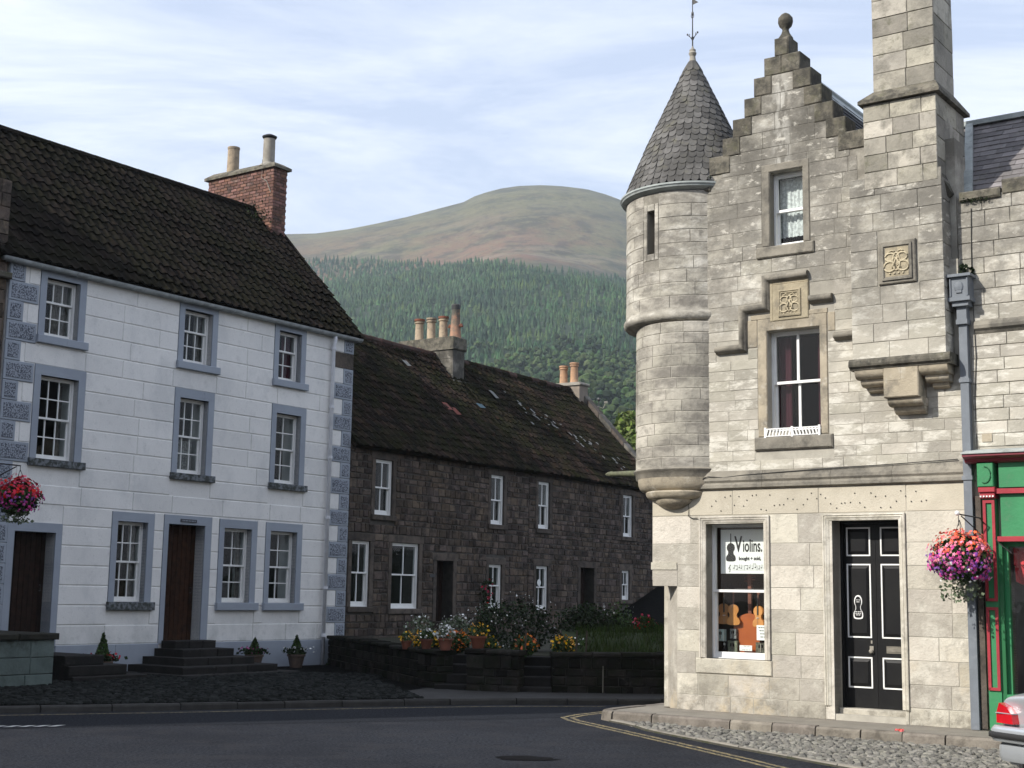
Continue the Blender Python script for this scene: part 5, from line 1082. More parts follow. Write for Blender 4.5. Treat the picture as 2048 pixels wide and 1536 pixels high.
for (a, b), zt, zs_, o in [((t[0], t[1]), 7.17, 5.86, op[i]) for i, t in enumerate(TOP)]+[(t, 5.48, 3.70, op[3+i]) for i, t in enumerate(MID)]+[(t, 3.01, 1.22, op[6+i]) for i, t in enumerate(GR)]:
    margin(a, b, o[2], zt, o, zt, greyp, wh)
    MB().block(a-.03, b+.07, zs_, o[2], -.075, .24, .008).build('window_sill', greyp if (k < 3 or k in (7, 8)) else greyd, wh)
    cols = 3 if k in (0, 3) else 2 if k not in (6,) else 2
    cols = {0: 3, 1: 3, 2: 2, 3: 3, 4: 3, 5: 2, 6: 3, 7: 2, 8: 2}[k]; ru, rl_ = (1, 2) if k < 3 else (2, 2)
    sash_window(wh, o[0]-.01, o[1]+.01, o[2]-.005, o[3]+.01, .13, cols, ru, rl_, .62 if k < 3 else .5, .045, .02, curt=CUR.get(k), bot=.07, back=1.2)
    k += 1
for (a, b, o, zt) in ((-5.15, -3.95, dr, 3.02), (-8.56, -7.45, dl, 2.72)): MB().box(a, o[0], -.014, .3, .60, o[3]).box(o[1], b, -.014, .3, .60, o[3]).box(a, b, -.014, .3, o[3], zt).build('door_surround', greyp, wh)
for o, mm, nm in ((dr, wood, 'door'), (dl, wood_d, 'door')):
    D = MB().box(o[0], o[1], .27, .31, o[2], o[3]).build(nm, mm, wh); n = 8; w_ = (o[1]-o[0])/n
    for i in range(n): MB().block(o[0]+i*w_+.004, o[0]+(i+1)*w_-.004, o[2], o[3], .245, .28, .008).build('plank', mm, D)
    MB().tube([(o[1]-.09, .24, 1.55), (o[1]-.09, .2, 1.55), (o[1]-.09, .2, 1.65), (o[1]-.09, .24, 1.65)], .009, 6).build('handle', blackm, D)
MB().box(-4.76, -4.36, -.03, -.012, 2.895, 2.955).build('name_plate', mat('slate_plate', (.06, .065, .075), (.05, .05, .06), 9, .6, 0, 60, 0), wh)
q = MB()
for i in range(9): q.box(-4.72+i*.038, -4.72+i*.038+random.uniform(.015, .026), -.0315, -.03, 2.915, 2.935)
q.build('plate_lettering', greyp, wh)
# gutter and downpipe
g_ = MB(); n = 8; xs_ = np.linspace(WL-.22, WR+.12, 13); ring_ = [( -.11+.075*math.cos(a), 7.225-.075*math.sin(a)) for a in np.linspace(math.pi, 0, n)]
g_.v = [(x, y, z) for x in xs_ for y, z in ring_]; g_.f = [(i*n+j, (i+1)*n+j, (i+1)*n+j+1, i*n+j+1) for i in range(12) for j in range(n-1)]+[tuple(range(n))]
gut = g_.build('gutter', gut_m, wh, smooth=True)
for x in np.linspace(WL, WR, 8): MB().tube([(x, -.11+.083*math.cos(a), 7.225-.083*math.sin(a)) for a in np.linspace(math.pi, 0, 7)], .008, 5).build('gutter_bracket', gut_m, gut)
dp = MB().tube([(-.70, -.11, 7.17), (-.70, -.11, 7.05), (-.70, -.07, 6.95), (-.70, -.07, 0.05)], .042, 10).build('downpipe', pipe_w, wh, smooth=True)
for z in (6.9, 5.6, 4.5, 3.2, 1.7, .7): MB().lathe([(.055, z-.03), (.055, z+.03)], -.70, -.07, 10).build('pipe_collar', pipe_w, dp)
# soffit board, pantiled roof
MB().box(WL-.1, WR+.06, -.05, .02, 7.16, 7.24).build('eaves_board', white if False else gut_m, wh)
def tile_roof(par, x0, x1, e, rdg, m, key, under, cap=295, tw=.225, ex=.28, back=True, wob=.022):
    """pantiles: e=(y,z) eave, rdg=(y,z) ridge"""
    L_ = math.dist(e, rdg); dy_, dz_ = (rdg[0]-e[0])/L_, (rdg[1]-e[1])/L_; ny, nz_ = -dz_, dy_
    P = lambda x, t, h: (x, e[0]+dy_*t+ny*h, e[1]+dz_*t+nz_*h)
    b = MB().add([P(x0, 0, -.01), P(x1, 0, -.01), P(x1, L_, -.01), P(x0, L_, -.01), P(x0, 0, -.1), P(x1, 0, -.1), P(x1, L_, -.1), P(x0, L_, -.1)], [(0, 1, 2, 3), (7, 6, 5, 4), (0, 4, 5, 1), (1, 5, 6, 2), (0, 3, 7, 4)])
    if back: b.add([(x0, rdg[0], rdg[1]), (x1, rdg[0], rdg[1]), (x1, 2*rdg[0]-e[0], e[1]), (x0, 2*rdg[0]-e[0], e[1])], [(0, 1, 2, 3)])
    ro = b.build('roof', under, par); n = int(round((x1-x0)/tw)); w_ = (x1-x0)/n; out = []
    prof = [(0, .028), (.12, .045), (.25, .05), (.38, .038), (.5, .014), (.68, .002), (.86, .006), (1.04, .03)]
    rows = int(math.ceil((L_-.05)/ex))
    for j in range(rows):
        t0 = -.05+j*ex
        for i in range(n):
            xa = x0+i*w_; d = random.uniform(-wob, wob); h_ = random.uniform(0, wob); t1 = min(L_, t0+ex*1.15); sag = .03*noise.noise(Vector((xa*.5, j*.25, x1)))+.012*math.sin(xa*.9+j*.4)
            v = [P(xa+p*w_, t0+d, hh+.030+h_+sag) for p, hh in prof]+[P(xa+p*w_, t1+d if t1 < L_ else L_, hh+.006+sag) for p, hh in prof]+[P(xa+p*w_, t0+d, hh+.012+h_+sag) for p, hh in prof]
            m8 = 8; f = [(k, k+1, m8+k+1, m8+k) for k in range(7)]+[(16+k, 16+k+1, k+1, k) for k in range(7)]
            out.append((key(xa, t0), v, f))
    out.sort(key=lambda o: o[0])
    for _, v, f in out[:cap]: MB().add(v, f).build('tile', m, ro)
    q = MB()
    for _, v, f in out[cap:]: q.add(v, f)
    if q.v: q.build('tiles', m, ro, kind='stuff')
    return ro
wr = tile_roof(wh, WL-.35, WR+.10, (-.14, 7.28), (3.0, 10.56), tile_w, lambda x, t: x-t*.6 if x > -6.9 else 50, tile_w)
x = WL-.35
while x < WR: MB().tube([(x, 3.0, 10.56), (x+.40, 3.0, 10.565)], [.11, .10], 8).build('ridge_tile', tile_w, wr); x += .385
q = MB(); q.add([(WR+.05, -.16, 7.18), (WR+.13, -.16, 7.18), (WR+.13, 3, 10.50), (WR+.05, 3, 10.50), (WR+.05, -.16, 7.31), (WR+.13, -.16, 7.31), (WR+.13, 3, 10.63), (WR+.05, 3, 10.63)], [(4, 5, 6, 7), (1, 2, 6, 5), (0, 4, 7, 3), (0, 1, 5, 4)]); q.build('verge_fillet', tile_w, wr)
# brick chimney with two pots
cbk = MB().box(-.36, .075, 2.365, 4.58, 9.4, 11.62).build('chimney', brickm, wr)
zz_ = 9.6; j = 0
while zz_ < 11.55:
    y = 2.36+(0 if j % 2 else -.11)
    while y < 4.58:
        a, b = max(2.352, y), min(4.59, y+.215)
        if b-a > .04 and zz_ > 10.56-abs(y-3)*1.05-.4: q = MB(); q.block(a+.005, b-.005, zz_+.005, zz_+.07, 0, .02, .004, .002); q.v = [(-.374+v[1], v[0], v[2]) for v in q.v]; q.f = [f[::-1] for f in q.f]; q.build('brick', brick, cbk)
        y += .222
    x = -.372+(0 if j % 2 else -.11)
    while x < .085:
        a, b = max(-.372, x), min(.088, x+.215)
        if b-a > .04: MB().block(a+.005, b-.005, zz_+.005, zz_+.07, 2.350, 2.37, .004, .002).build('brick', brick, cbk)
        x += .222
    zz_ += .0755; j += 1
cc = MB(); 
for x0, x1, y0, y1, z0, z1 in ((-.43, .15, 2.28, 4.68, 11.52, 11.585), ): cc.box(x0, x1, y0, y1, z0, z1)
cc.add([(-.43, 2.28, 11.585), (.15, 2.28, 11.585), (.15, 4.68, 11.585), (-.43, 4.68, 11.585), (-.30, 2.44, 11.68), (.02, 2.44, 11.68), (.02, 4.5, 11.70), (-.30, 4.5, 11.70)], [(0, 1, 5, 4), (1, 2, 6, 5), (2, 3, 7, 6), (3, 0, 4, 7), (4, 5, 6, 7)]); cc.build('chimney_cap', mossy, wr)
def pot(par, x, y, z, r, h, m, name='chimney_pot', rim=None, cowl=False):
    q = MB().lathe([(r*1.12, z), (r*1.1, z+.04), (r*1.0, z+.06), (r*.92, z+h*.72), (r*.92, z+h-.13), (r*1.12, z+h-.12), (r*1.12, z+h-.085), (r*.96, z+h-.075), (r*.96, z+h-.05), (r*1.18, z+h-.045), (r*1.16, z+h), (r*.8, z+h), (r*.78, z+h-.25)], x, y, 18, cap=False); p = smooth_by_angle(q.build(name, m, par))
    if rim: MB().lathe([(r*1.2, z+h-.05), (r*1.2, z+h+.004), (r*1.0, z+h+.004)], x, y, 18, cap=False).build('pot_rim', rim, p)
    return p
q = MB().lathe([(.15, 11.6), (.14, 12.28), (.15, 12.29), (.15, 12.34), (.11, 12.34), (.1, 12.1)], -.14, 4.0, 18, cap=False); smooth_by_angle(q.build('chimney_pot', buffpot, wr))
q = MB().lathe([(.28, 11.62), (.17, 11.72), (.145, 11.74), (.14, 12.33), (.15, 12.34), (.11, 12.35)], -.14, 2.78, 18, cap=False); p_ = smooth_by_angle(q.build('chimney_pot', greypot, wr))
q = MB().lathe([(.05, 12.36), (.17, 12.37), (.18, 12.40), (.08, 12.45), (.0, 12.46)], -.14, 2.78, 16); q.tube([(-.14-.1, 2.78, 12.30), (-.14-.1, 2.78, 12.4)], .01, 4).tube([(-.04, 2.78, 12.30), (-.04, 2.78, 12.4)], .01, 4).tube([(-.14, 2.68, 12.30), (-.14, 2.68, 12.4)], .01, 4); q.build('cowl', blackm, p_)
MB().tube([(-.40, 2.72, 11.75), (-.40, 2.72, 11.30), (-.40, 2.55, 11.2), (-.40, 2.40, 10.9)], .009, 5).build('cable', greypot, wr)
tf = leaves(200, lambda: (random.uniform(-.9, -.3), random.uniform(2.3, 3.2), 10.56+random.gauss(-.25, .12)), .03); tf.build('moss_tuft', leafd, wr, kind='stuff')

# front steps: five treads spreading to both sides
random.seed(71)
st = thing('entrance_steps', 'broad dark stone steps spreading in front of the central brown door', 'steps', world(FA, -4.57, 0, 0), FA[1])
stepm = mat('dark_step_stone', (.020, .018, .016), (.011, .010, .009), 5, .9, .5, 40, .3, stain=[((.055, .05, .043), 4, .6, .7, .5)])
for (w0, w1, d, z0, z1) in ((-.52, .50, .42, .50, .66), (-.68, .62, .80, .36, .52), (-.95, .82, 1.15, .23, .38), (-1.28, 1.10, 1.50, .10, .245), (-1.5, 1.35, 1.85, -.02, .12)):
    q = MB(); n = 3; 
    for i in range(n): a, b = w0+(w1-w0)*i/n, w0+(w1-w0)*(i+1)/n; MB().block(a+.002, b-.002, z0, z1, -d, -.032, .016, .004).build('step', stepm, st)
# stone parapet beside the left door, with its steps
pp_ = thing('step_parapet', 'low greenish stone block wall with dark mossy coping at the left edge', 'wall', world(FA, -9.05, 0, 0), FA[1])
pst = mat('greenish_whitewashed_stone', (.14, .175, .165), (.09, .115, .105), 3, .95, .5, 30, .12, stain=[((.05, .055, .045), 4, .50, .62, .85, (.45, .8)), ((.05, .055, .05), 3, .6, .7, .5)])
cop = mat('black_moss_coping', (.03, .028, .02), (.016, .016, .012), 8, .97, .7, 30, .2)
for a, b, z0, z1 in courses(lambda z: (-2.2, .10), [], [.0, .27, .53, .80], (.45, .8), .006): MB().block(a, b, z0, z1, -2.0, -1.6, .012, .004).build('stone', pst, pp_)
for a, b in ((-2.22, -1.3), (-1.29, -.6), (-.59, .15)): MB().block(a, b-.005, .80, .90, -2.06, -.05, .02, .006).build('coping_stone', cop, pp_)
MB().block(-.18, .10, 0, .80, -1.6, -.04, .01, .003).build('end_stone', cop, pp_)
s2 = thing('side_steps', 'two dark stone steps beside the mossy parapet below the left door', 'steps', world(FA, -8.0, 0, 0), FA[1])
for i, (x1, z0, z1) in enumerate(((.55, .34, .50), (.95, .17, .34), (1.3, -.02, .17))): MB().block(-.25, x1, z0, z1, -1.35-.12*i, -.032, .016, .004).build('step', stepm, s2)
def potted(x, y, z, h, label, flow):
    t = thing('potted_spruce', label, 'potted plant', world(FA, x, -y, z), 0, None)
    smooth_by_angle(MB().lathe([(.12, 0), (.17, .22), (.19, .23), (.19, .27), (.15, .27), (.14, .22)], 0, 0, 16, cap=False).build('pot', mat('dark_clay_pot', (.12, .085, .065), (.08, .06, .05), 9, .9, .2, 60, 0), t))
    def f():
        k = random.random()**.6; zz__ = .24+h*(1-k); r = .15*k*random.uniform(.7, 1.1); a = random.uniform(0, 6.28); return (r*math.cos(a), r*math.sin(a), zz__)
    leaves(900, f, .028).build('conifer', leafd if False else leafm, t); leaves(260, lambda: (random.gauss(0, .11), random.gauss(0, .11), .28+random.random()*.1), .035).build('trailing_leaves', leafd, t)
    leaves(46, lambda: (random.gauss(0, .15), random.gauss(0, .15), .30+random.random()*.12), .026).build('flowers', flow, t)
potted(-6.85, .55, .08, .52, 'small spruce in a pot with red flowers between the parapet and the broad steps', f_red)
potted(-3.05, .42, .10, .36, 'small spruce in a pot with pink flowers beside the right end of the steps', f_mag)
potted(-1.95, .50, .08, .42, 'small spruce in a pot with white flowers nearest the white downpipe', f_white)
t = leaves(160, inball((0, 0, .08), .16, (1, 1, .9)), .03); o = t.build('weed_clump', leafd, None); o.location = world(FA, -.55, -.25, .06); tag(o, 'small dark weed clump at the foot of the white downpipe', 'weed')

# ------------------------------------------------------------------ hanging baskets
def basket(loc, r, label, cols, seed, tail, dens=1, asp=1.0):
    random.seed(seed); t = thing('hanging_basket', label, 'hanging basket', loc)
    b = MB().lathe([(.02, -.17), (.10, -.15), (.17, -.08), (.19, 0), (.18, 0)], 0, 0, 14, cap=False); b.build('basket_bowl', mat('moss_liner', (.05, .045, .02), (.03, .03, .015), 20, .95, .5, 60, 0), t)
    q = MB()
    for k in range(3): a = k*2.09+.4; q.tube([(.17*math.cos(a), .17*math.sin(a), 0), (0, 0, r*1.35)], .004, 4)
    q.build('chain', blackm, t)
    leaves(int(1500*dens), inball((0, 0, .0), r*.93, (1, 1, .85), .2), .028).build('foliage', leafm, t)
    leaves(int(500*dens), lambda: (lambda a, k: (k*r*.7*math.cos(a), k*r*.7*math.sin(a), -random.random()**1.3*tail))(random.uniform(0, 6.28), random.uniform(.1, 1)), .024).build('trailing_foliage', leafg, t)
    def shellp(lo, hi):
        def f():
            while True:
                a = random.uniform(0, 6.28); e = random.uniform(lo, hi); k = r*random.uniform(.9, 1.12)*(1+.32*noise.noise(Vector((math.cos(a)*2, math.sin(a)*2, e*2.4+seed))))
                return (k*math.cos(e)*math.cos(a), k*math.cos(e)*math.sin(a), k*.9*math.sin(e))
        return f
    for m, n, lo, hi, s_ in cols:
        q = MB()
        for _ in range(int(n*dens)):
            c = Vector(shellp(lo, hi)()); nrm = (c.normalized()+Vector([random.gauss(0, .35) for _ in range(3)])).normalized(); ta = nrm.orthogonal().normalized(); tb = nrm.cross(ta); s = s_*random.uniform(.7, 1.25); ph = random.uniform(0, 6)
            vs = [c+nrm*s*.12]+[c+(ta*math.cos(ph+i*2*math.pi/10)+tb*math.sin(ph+i*2*math.pi/10))*s*(1 if i % 2 == 0 else .55)-nrm*s*.1*(i % 2 == 0) for i in range(10)]
            q.add(vs, [(0, 1+i, 1+(i+1) % 10) for i in range(10)])
        q.build('flowers', m, t)
    return t
bl = Vector(world(FB, 4.24, -.46, 2.12))
basket(tuple(bl), .35, 'big hanging basket of coral and magenta flowers beside the green shopfront', [(f_coral, 330, .15, 1.5, .026), (f_pink, 170, -.35, .7, .024), (f_mag, 260, -.75, .4, .026), (f_lilac, 170, -.8, .2, .024), (f_white, 60, -.9, .0, .018)], 5, .50, 1.1)
br = thing('basket_bracket', 'black scrolled iron bracket with knob holding the coral flower basket', 'bracket', world(FB, 4.44, -.01, 2.50), FB[1])
MB().tube([(0, 0, 0), (-.02, -.25, .12), (-.21, -.46, .16)], .009, 6).tube([(0, 0, -.2), (-.08, -.2, -.02), (-.19, -.42, .14)], .007, 6).tube([(-.21, -.46, .17), (-.21, -.46, .02)], .005, 5).tube([(.02, -.02, -.02), (.18, -.2, -.18), (.34, -.25, -.3)], .006, 5).build('arm', blackm, br)
MB().sphere((-.22, -.47, .17), .03, 10, 8).build('knob', white, br)
bl2 = Vector((-6.66, 19.0, 2.80))
basket(tuple(bl2), .29, 'red hanging basket in shade at the left edge in front of the white house', [(f_red, 420, .0, 1.5, .028), (f_mag, 150, -.7, .2, .024), (f_lilac, 60, -.8, .0, .022)], 9, .34, .9)
t = thing('lamp_post', 'dark iron post with bracket arm holding the red flower basket at the left edge', 'post', (-7.28, 19.2, .08))
MB().tube([(0, 0, 0), (0, 0, 3.6)], [.06, .045], 10).build('pole', blackm, t); MB().tube([(0, 0, 3.15), (.25, -.08, 3.20), (.62, -.2, 3.16)], .010, 6).tube([(0, 0, 2.9), (.25, -.1, 3.0), (.56, -.18, 3.15)], .008, 6).tube([(.62, -.2, 3.16), (.62, -.2, 3.08)], .005, 4).build('arm', blackm, t)

# ------------------------------------------------------------------ the two stone cottages
random.seed(83)
def cottage(x0, x1, label, wins, doors, key, endg):
    t = thing('stone_cottage', label, 'cottage', world(FC, x0, 0, 0), FC[1]); X = lambda u: u-x0
    W_ = [(X(a), X(b), c, d) for a, b, c, d, *_ in wins]; D_ = [(X(a), X(b), c, d) for a, b, c, d in doors]; L_ = x1-x0
    wl = banded_wall(lambda z: (0, L_), W_+D_, -.05, 4.93, [], .014, .45).build('front_wall', joint_d, t)
    for k, (w_, src) in enumerate(zip(W_, wins)):
        a, b, c, d = w_
        q = MB().block(a-.12, a, c, d, -.012, .05, .008).block(b, b+.13, c, d, -.012, .05, .008).block(a-.16, b+.17, d, d+.17, -.012, .05, .008); q.build('window_surround', rubdress, t)
        MB().block(a-.12, b+.13, c-.12, c, -.05, .1, .01).build('window_sill', rubdress, t)
        sash_window(t, a-.004, b+.004, c-.004, d+.004, .045, src[4], 1, 1, .5 if c > 2 else .52, .05, .026, bot=.09, back=1.0, curt=src[5] if len(src) > 5 else None)
    for a, b, c, d in D_:
        q = MB().block(a-.14, a, c, d, -.012, .3, .008).block(b, b+.14, c, d, -.012, .3, .008).block(a-.2, b+.2, d, d+.18, -.012, .3, .008); q.build('door_surround', rubdress, t)
        Dd = MB().box(a, b, .32, .36, c, d).build('door', blackpaint, t)
        for i in range(5): w5 = (b-a)/5; MB().block(a+i*w5+.004, a+(i+1)*w5-.004, c, d, .305, .33, .006).build('plank', wood_d, Dd)
        MB().block(a-.1, b+.1, c-.16, c, -.25, .3, .01).build('door_step', rubdress, t)
    sk = [(a-.12, b+.13, c-.12, d+.17) for a, b, c, d in W_]+[(a-.14, b+.14, c-.2, d+.18) for a, b, c, d in D_]
    zz = [.35]
    while zz[-1] < 4.8: zz.append(zz[-1]+random.uniform(.10, .21))
    zz[-1] = 4.9
    r = courses(lambda z: (0, L_), sk, zz, (.10, .34), .014, .06)
    r = [(a+random.uniform(-.003, .01), b+random.uniform(-.01, .003), c+random.uniform(-.004, .014), d+random.uniform(-.014, .004)) for a, b, c, d in r]
    lay(r, wl, 'stone', rubble, 0, .02, .012, .010, .016, cap=295, key=key)
    rb = MB().box(0, .3, .45, 6, 0, 4.9).box(L_-.3, L_, .45, 6, 0, 4.9).box(0, L_, 5.7, 6, 0, 4.9).box(.3, L_-.3, .45, 5.7, 2.9, 3.0)
    for a, b in ((0, .3), (L_-.3, L_)): rb.add([(a, 0, 4.9), (a, 6, 4.9), (a, 3, 8.0), (b, 0, 4.9), (b, 6, 4.9), (b, 3, 8.0)], [(0, 2, 1), (3, 4, 5), (0, 3, 5, 2), (1, 2, 5, 4)])
    rb.build('rear_wall', rubble, t)
    ro = tile_roof(t, .0 if x0 < 1 else .02, L_-.04, (-.16, 4.86), (3.0, 8.14), tile_c, (lambda x, tt: x-tt*.2), tile_c, tw=.235, ex=.26)
    x = .0
    while x < L_-.2: MB().tube([(x, 3.0, 8.16+random.uniform(-.01, .01)), (x+.44, 3.0, 8.16)], [.12, .105], 8).build('ridge_tile', ridge_m if x0 < 1 else tile_c if random.random() < .5 else ridge_m, ro); x += .42
    return t, ro, L_
win1 = [(.94, 1.58, 3.36, 4.62, 2), (5.62, 6.22, 3.38, 4.64, 2), (.20, .84, 1.30, 2.75, 2), (1.63, 2.66, 1.26, 2.76, 2), (5.58, 6.18, 1.28, 2.37, 2)]
win2 = [(7.88, 8.46, 3.38, 4.64, 2), (12.58, 13.18, 3.37, 4.60, 2), (7.82, 8.42, 1.24, 2.39, 2), (12.52, 13.0, 1.53, 2.38, 2)]
c1, r1o, L1 = cottage(.05, 7.40, 'dark rubble stone cottage with a row of four chimney pots joined to the white house', win1, [(3.37, 4.05, .96, 2.40)], lambda r: r[0]*.6-r[3]*.0, False)
c2, r2o, L2 = cottage(7.42, 15.0, 'farther dark stone cottage with lichen spotted roof and two orange chimney pots', win2, [(10.14, 10.90, .98, 2.40)], lambda r: r[0], True)
MB().box(3.02, 3.24, -.02, -.012, 2.0, 2.07).build('name_plate', blackm, c1)
bl_ = MB().tube([(0, 0, 0), (0, 0, .01)], .09, 14).build('window_roundel', paper, c2); bl_.rotation_euler = (R(90), 0, 0); bl_.location = (.62, .05, 1.95)
# middle chimney: front corner at u 7.0, off 2.3 ; back to 4.1
chm = mat('rendered_chimney', (.19, .175, .15), (.10, .093, .08), 3, .95, .5, 30, .05, stain=[((.05, .047, .04), 2.0, .42, .58, .85), ((.48, .46, .40), 5, .6, .7, .5)])
def stack(par, xo, a, b, y0, y1, zb, zt, zcap, m, mc):
    q = MB().box(a, b, y0, y1, zb, zt); s = q.build('chimney', m, par)
    MB().block(a-.05, b+.05, zt, zcap, y0-.06, y1+.06, .03, .01).build('chimney_cap', mc, s); return s
s1 = stack(r1o, 0, 7.02, 7.56, 2.34, 4.15, 7.0, 8.30, 8.66, chm, mossy)
q = MB()
for a, b, c, d in courses(lambda z: (2.36, 4.14), [], rowz(7.3, 8.29, .25), (.35, .6), .006): k = MB(); k.block(a, b, c, d, 0, .02, .006, .003); k.v = [(7.008+v[1], v[0], v[2]) for v in k.v]; k.f = [f[::-1] for f in k.f]; k.build('stone', chm, s1)
for y, rm, mm in ((3.72, redpot, buffpot), (3.30, None, buffpot), (2.88, redpot, buffpot)): pot(s1, 7.28, y, 8.64, .125, .66, mm, rim=rm)
q = MB().lathe([(.17, 8.64), (.165, 8.72), (.15, 8.80), (.115, 9.45), (.12, 9.46), (.12, 9.60), (.09, 9.60)], 7.28, 2.46, 18, cap=False); p4 = smooth_by_angle(q.build('chimney_pot', mat('sooty_orange_pot', (.42, .22, .14), (.16, .14, .11), 5, .9, .2, 60, 0, stain=[((.10, .10, .085), 3, .4, .5, .9, (9.0, 9.3))]), s1))
q = MB()
for s_ in (-1, 1): q.tube([(7.28, 2.46+s_*.11, 8.98), (7.28, 2.46+s_*.20, 9.02), (7.28, 2.46+s_*.21, 8.96)], [.04, .045, .05], 8)
q.build('pot_lug', redpot, p4); q = MB().lathe([(.125, 9.46), (.135, 9.58), (.10, 9.62)], 7.28, 2.46, 14, cap=False); q.build('pot_collar', blackm, p4)
MB().add([(7.0, 2.30, 7.0), (7.62, 2.30, 7.0), (7.62, 2.30, 7.45), (7.0, 2.30, 7.45)], [(0, 1, 2, 3)]).build('flashing', greypot, s1)
s2_ = stack(r2o, 0, L2-.62, L2-.08, 2.6, 3.75, 7.0, 8.30, 8.40, mat('brown_render', (.27, .225, .18), (.20, .17, .14), 4, .95, .4, 40, 0), greypot)
pot(s2_, L2-.36, 3.35, 8.40, .13, .60, orange_pot); pot(s2_, L2-.36, 2.95, 8.40, .13, .68, orange_pot)
# raised skew at the far gable
q = MB()
for i in range(7):
    t0, t1 = i/7+.004, (i+1)/7-.004; y0, y1 = -.2+3.15*t0, -.2+3.15*t1; z0, z1 = 4.95+3.42*t0, 4.95+3.42*t1
    q = MB(); q.add([(L2-.32, y0, z0), (L2+.02, y0, z0), (L2+.02, y1, z1), (L2-.32, y1, z1), (L2-.32, y0, z0-.2), (L2+.02, y0, z0-.2), (L2+.02, y1, z1-.2), (L2-.32, y1, z1-.2)], [(0, 1, 2, 3), (0, 3, 7, 4), (1, 5, 6, 2), (0, 4, 5, 1)]); q.build('skew_stone', rubdress if i % 2 else chm, r2o)
# slipped and repaired tiles
def oddtile(ro, x, t, m, w_=.22, l=.30):
    L_ = math.dist((-.16, 4.86), (3.0, 8.14)); dy_, dz_ = 3.16/L_, 3.28/L_; P = lambda a, s, h: (a, -.16+dy_*s-dz_*h, 4.86+dz_*s+dy_*h)
    MB().add([P(x, t, .095), P(x+w_, t+.03, .095), P(x+w_*.9, t+l, .085), P(x-.02, t+l, .085)], [(0, 1, 2, 3)]).build('slipped_tile', m, ro)
bt = mat('blue_tile', (.05, .10, .13), (.035, .07, .09), 6, .7, .1, 60, 0); rt_ = mat('new_red_tile', (.22, .065, .045), (.16, .05, .04), 6, .9, .1, 60, .2); gt_ = mat('grey_lichen_tile', (.20, .205, .195), (.11, .11, .105), 20, .9, .2, 60, .1)
for x, t in ((7.05, 2.35),): oddtile(r1o, x, t, bt, .30, .2)
for x, t in ((5.2, 1.95), (5.45, 1.8)): oddtile(r1o, x, t, rt_)
oddtile(r1o, 4.9, 3.6, gt_, .2, .25); oddtile(r2o, 1.1, 3.0, gt_, .18, .35)
random.seed(12)
for _ in range(46): s_ = random.random(); oddtile(r2o, 2.0+s_*3.9+random.gauss(0, .22), 2.9-s_*2.2+random.gauss(0, .3), gt_, random.uniform(.04, .11), random.uniform(.05, .16))
# dark lean-to against the far cottage
ln = thing('lean_to', 'low outhouse with dark sloping roof against the far cottage beside the turret corner', 'outhouse', world(FC, 11.6, -.02, 0), FC[1])
q = MB(); q.add([(-.1, -2.6, .8), (4.2, -2.6, .8), (4.2, -2.6, 2.25), (0, -.02, .9), (-.1, -.02, .8), (4.2, -.02, .8), (4.2, -.02, 2.3)], [(0, 1, 2), (0, 2, 6, 3), (0, 3, 4), (1, 5, 6, 2)]); q.build('roof', mat('black_felt_roof', (.006, .006, .006), (.011, .011, .010), 9, .97, .9, 24, 0, spec=.03), ln)
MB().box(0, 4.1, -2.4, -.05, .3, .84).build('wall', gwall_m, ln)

# ------------------------------------------------------------------ garden terrace, walls, plants
random.seed(97)
gt = [world(FA, -.15, -.30)[:2], (-1.05, 24.3), (-.98, 24.25), (-.60, 24.1), (-.52, 23.3), (.06, 23.05), (.16, 23.9), (.72, 23.9), (.80, 23.15), (2.6, 23.25), (3.6, 23.9), (7.1, 28.6), world(FC, 16, -.05)[:2], world(FC, 16, .2)[:2], world(FC, 0, .2)[:2]]
struct(MB().slab(gt, -.02, .62), 'garden_terrace', mat('garden_soil', (.035, .03, .02), (.025, .03, .015), 4, .97, .8, 20, 0))
bank = MB(); V = []; nxx, nyy = 30, 14
for j in range(nyy+1):
    for i in range(nxx+1):
        x = .95+5.2*i/nxx; y0_ = interp(x, [0, 2.6, 3.7, 7.2], [23.05, 23.15, 23.8, 28.5]); y = y0_+3.6*j/nyy; V.append((x, y, .60+.40*math.sin(min(1, j/8)*1.5)+.05*noise.noise(Vector((x*2, y*2, 0)))))
bank.v = V; bank.f = [(j*(nxx+1)+i, j*(nxx+1)+i+1, (j+1)*(nxx+1)+i+1, (j+1)*(nxx+1)+i) for j in range(nyy) for i in range(nxx)]; struct(bank, 'grass_bank', mat('bank_turf', (.03, .045, .012), (.02, .03, .01), 6, .97, .6, 20, 0))
q = MB()
for _ in range(9000):
    x = random.uniform(1.2, 6.0); y0_ = interp(x, [0, 2.6, 3.7, 7.2], [23.05, 23.15, 23.8, 28.5]); jj = random.random()**1.4*3.4; y = y0_+.05+jj; z = .60+.40*math.sin(min(1, jj/3.6*14/8)*1.5); h = random.uniform(.07, .2); a = random.uniform(0, 6.28); lx, ly = random.gauss(0, .05), random.gauss(-.03, .05)
    q.add([(x-.008*math.cos(a), y-.008*math.sin(a), z-.02), (x+.008*math.cos(a), y+.008*math.sin(a), z-.02), (x+lx, y+ly, z+h)], [(0, 1, 2)])
gr = q.build('bank_grass', grassm, None, kind='stuff'); gr['label'] = 'rough green grass growing on the bank above the garden wall'; gr['category'] = 'grass'
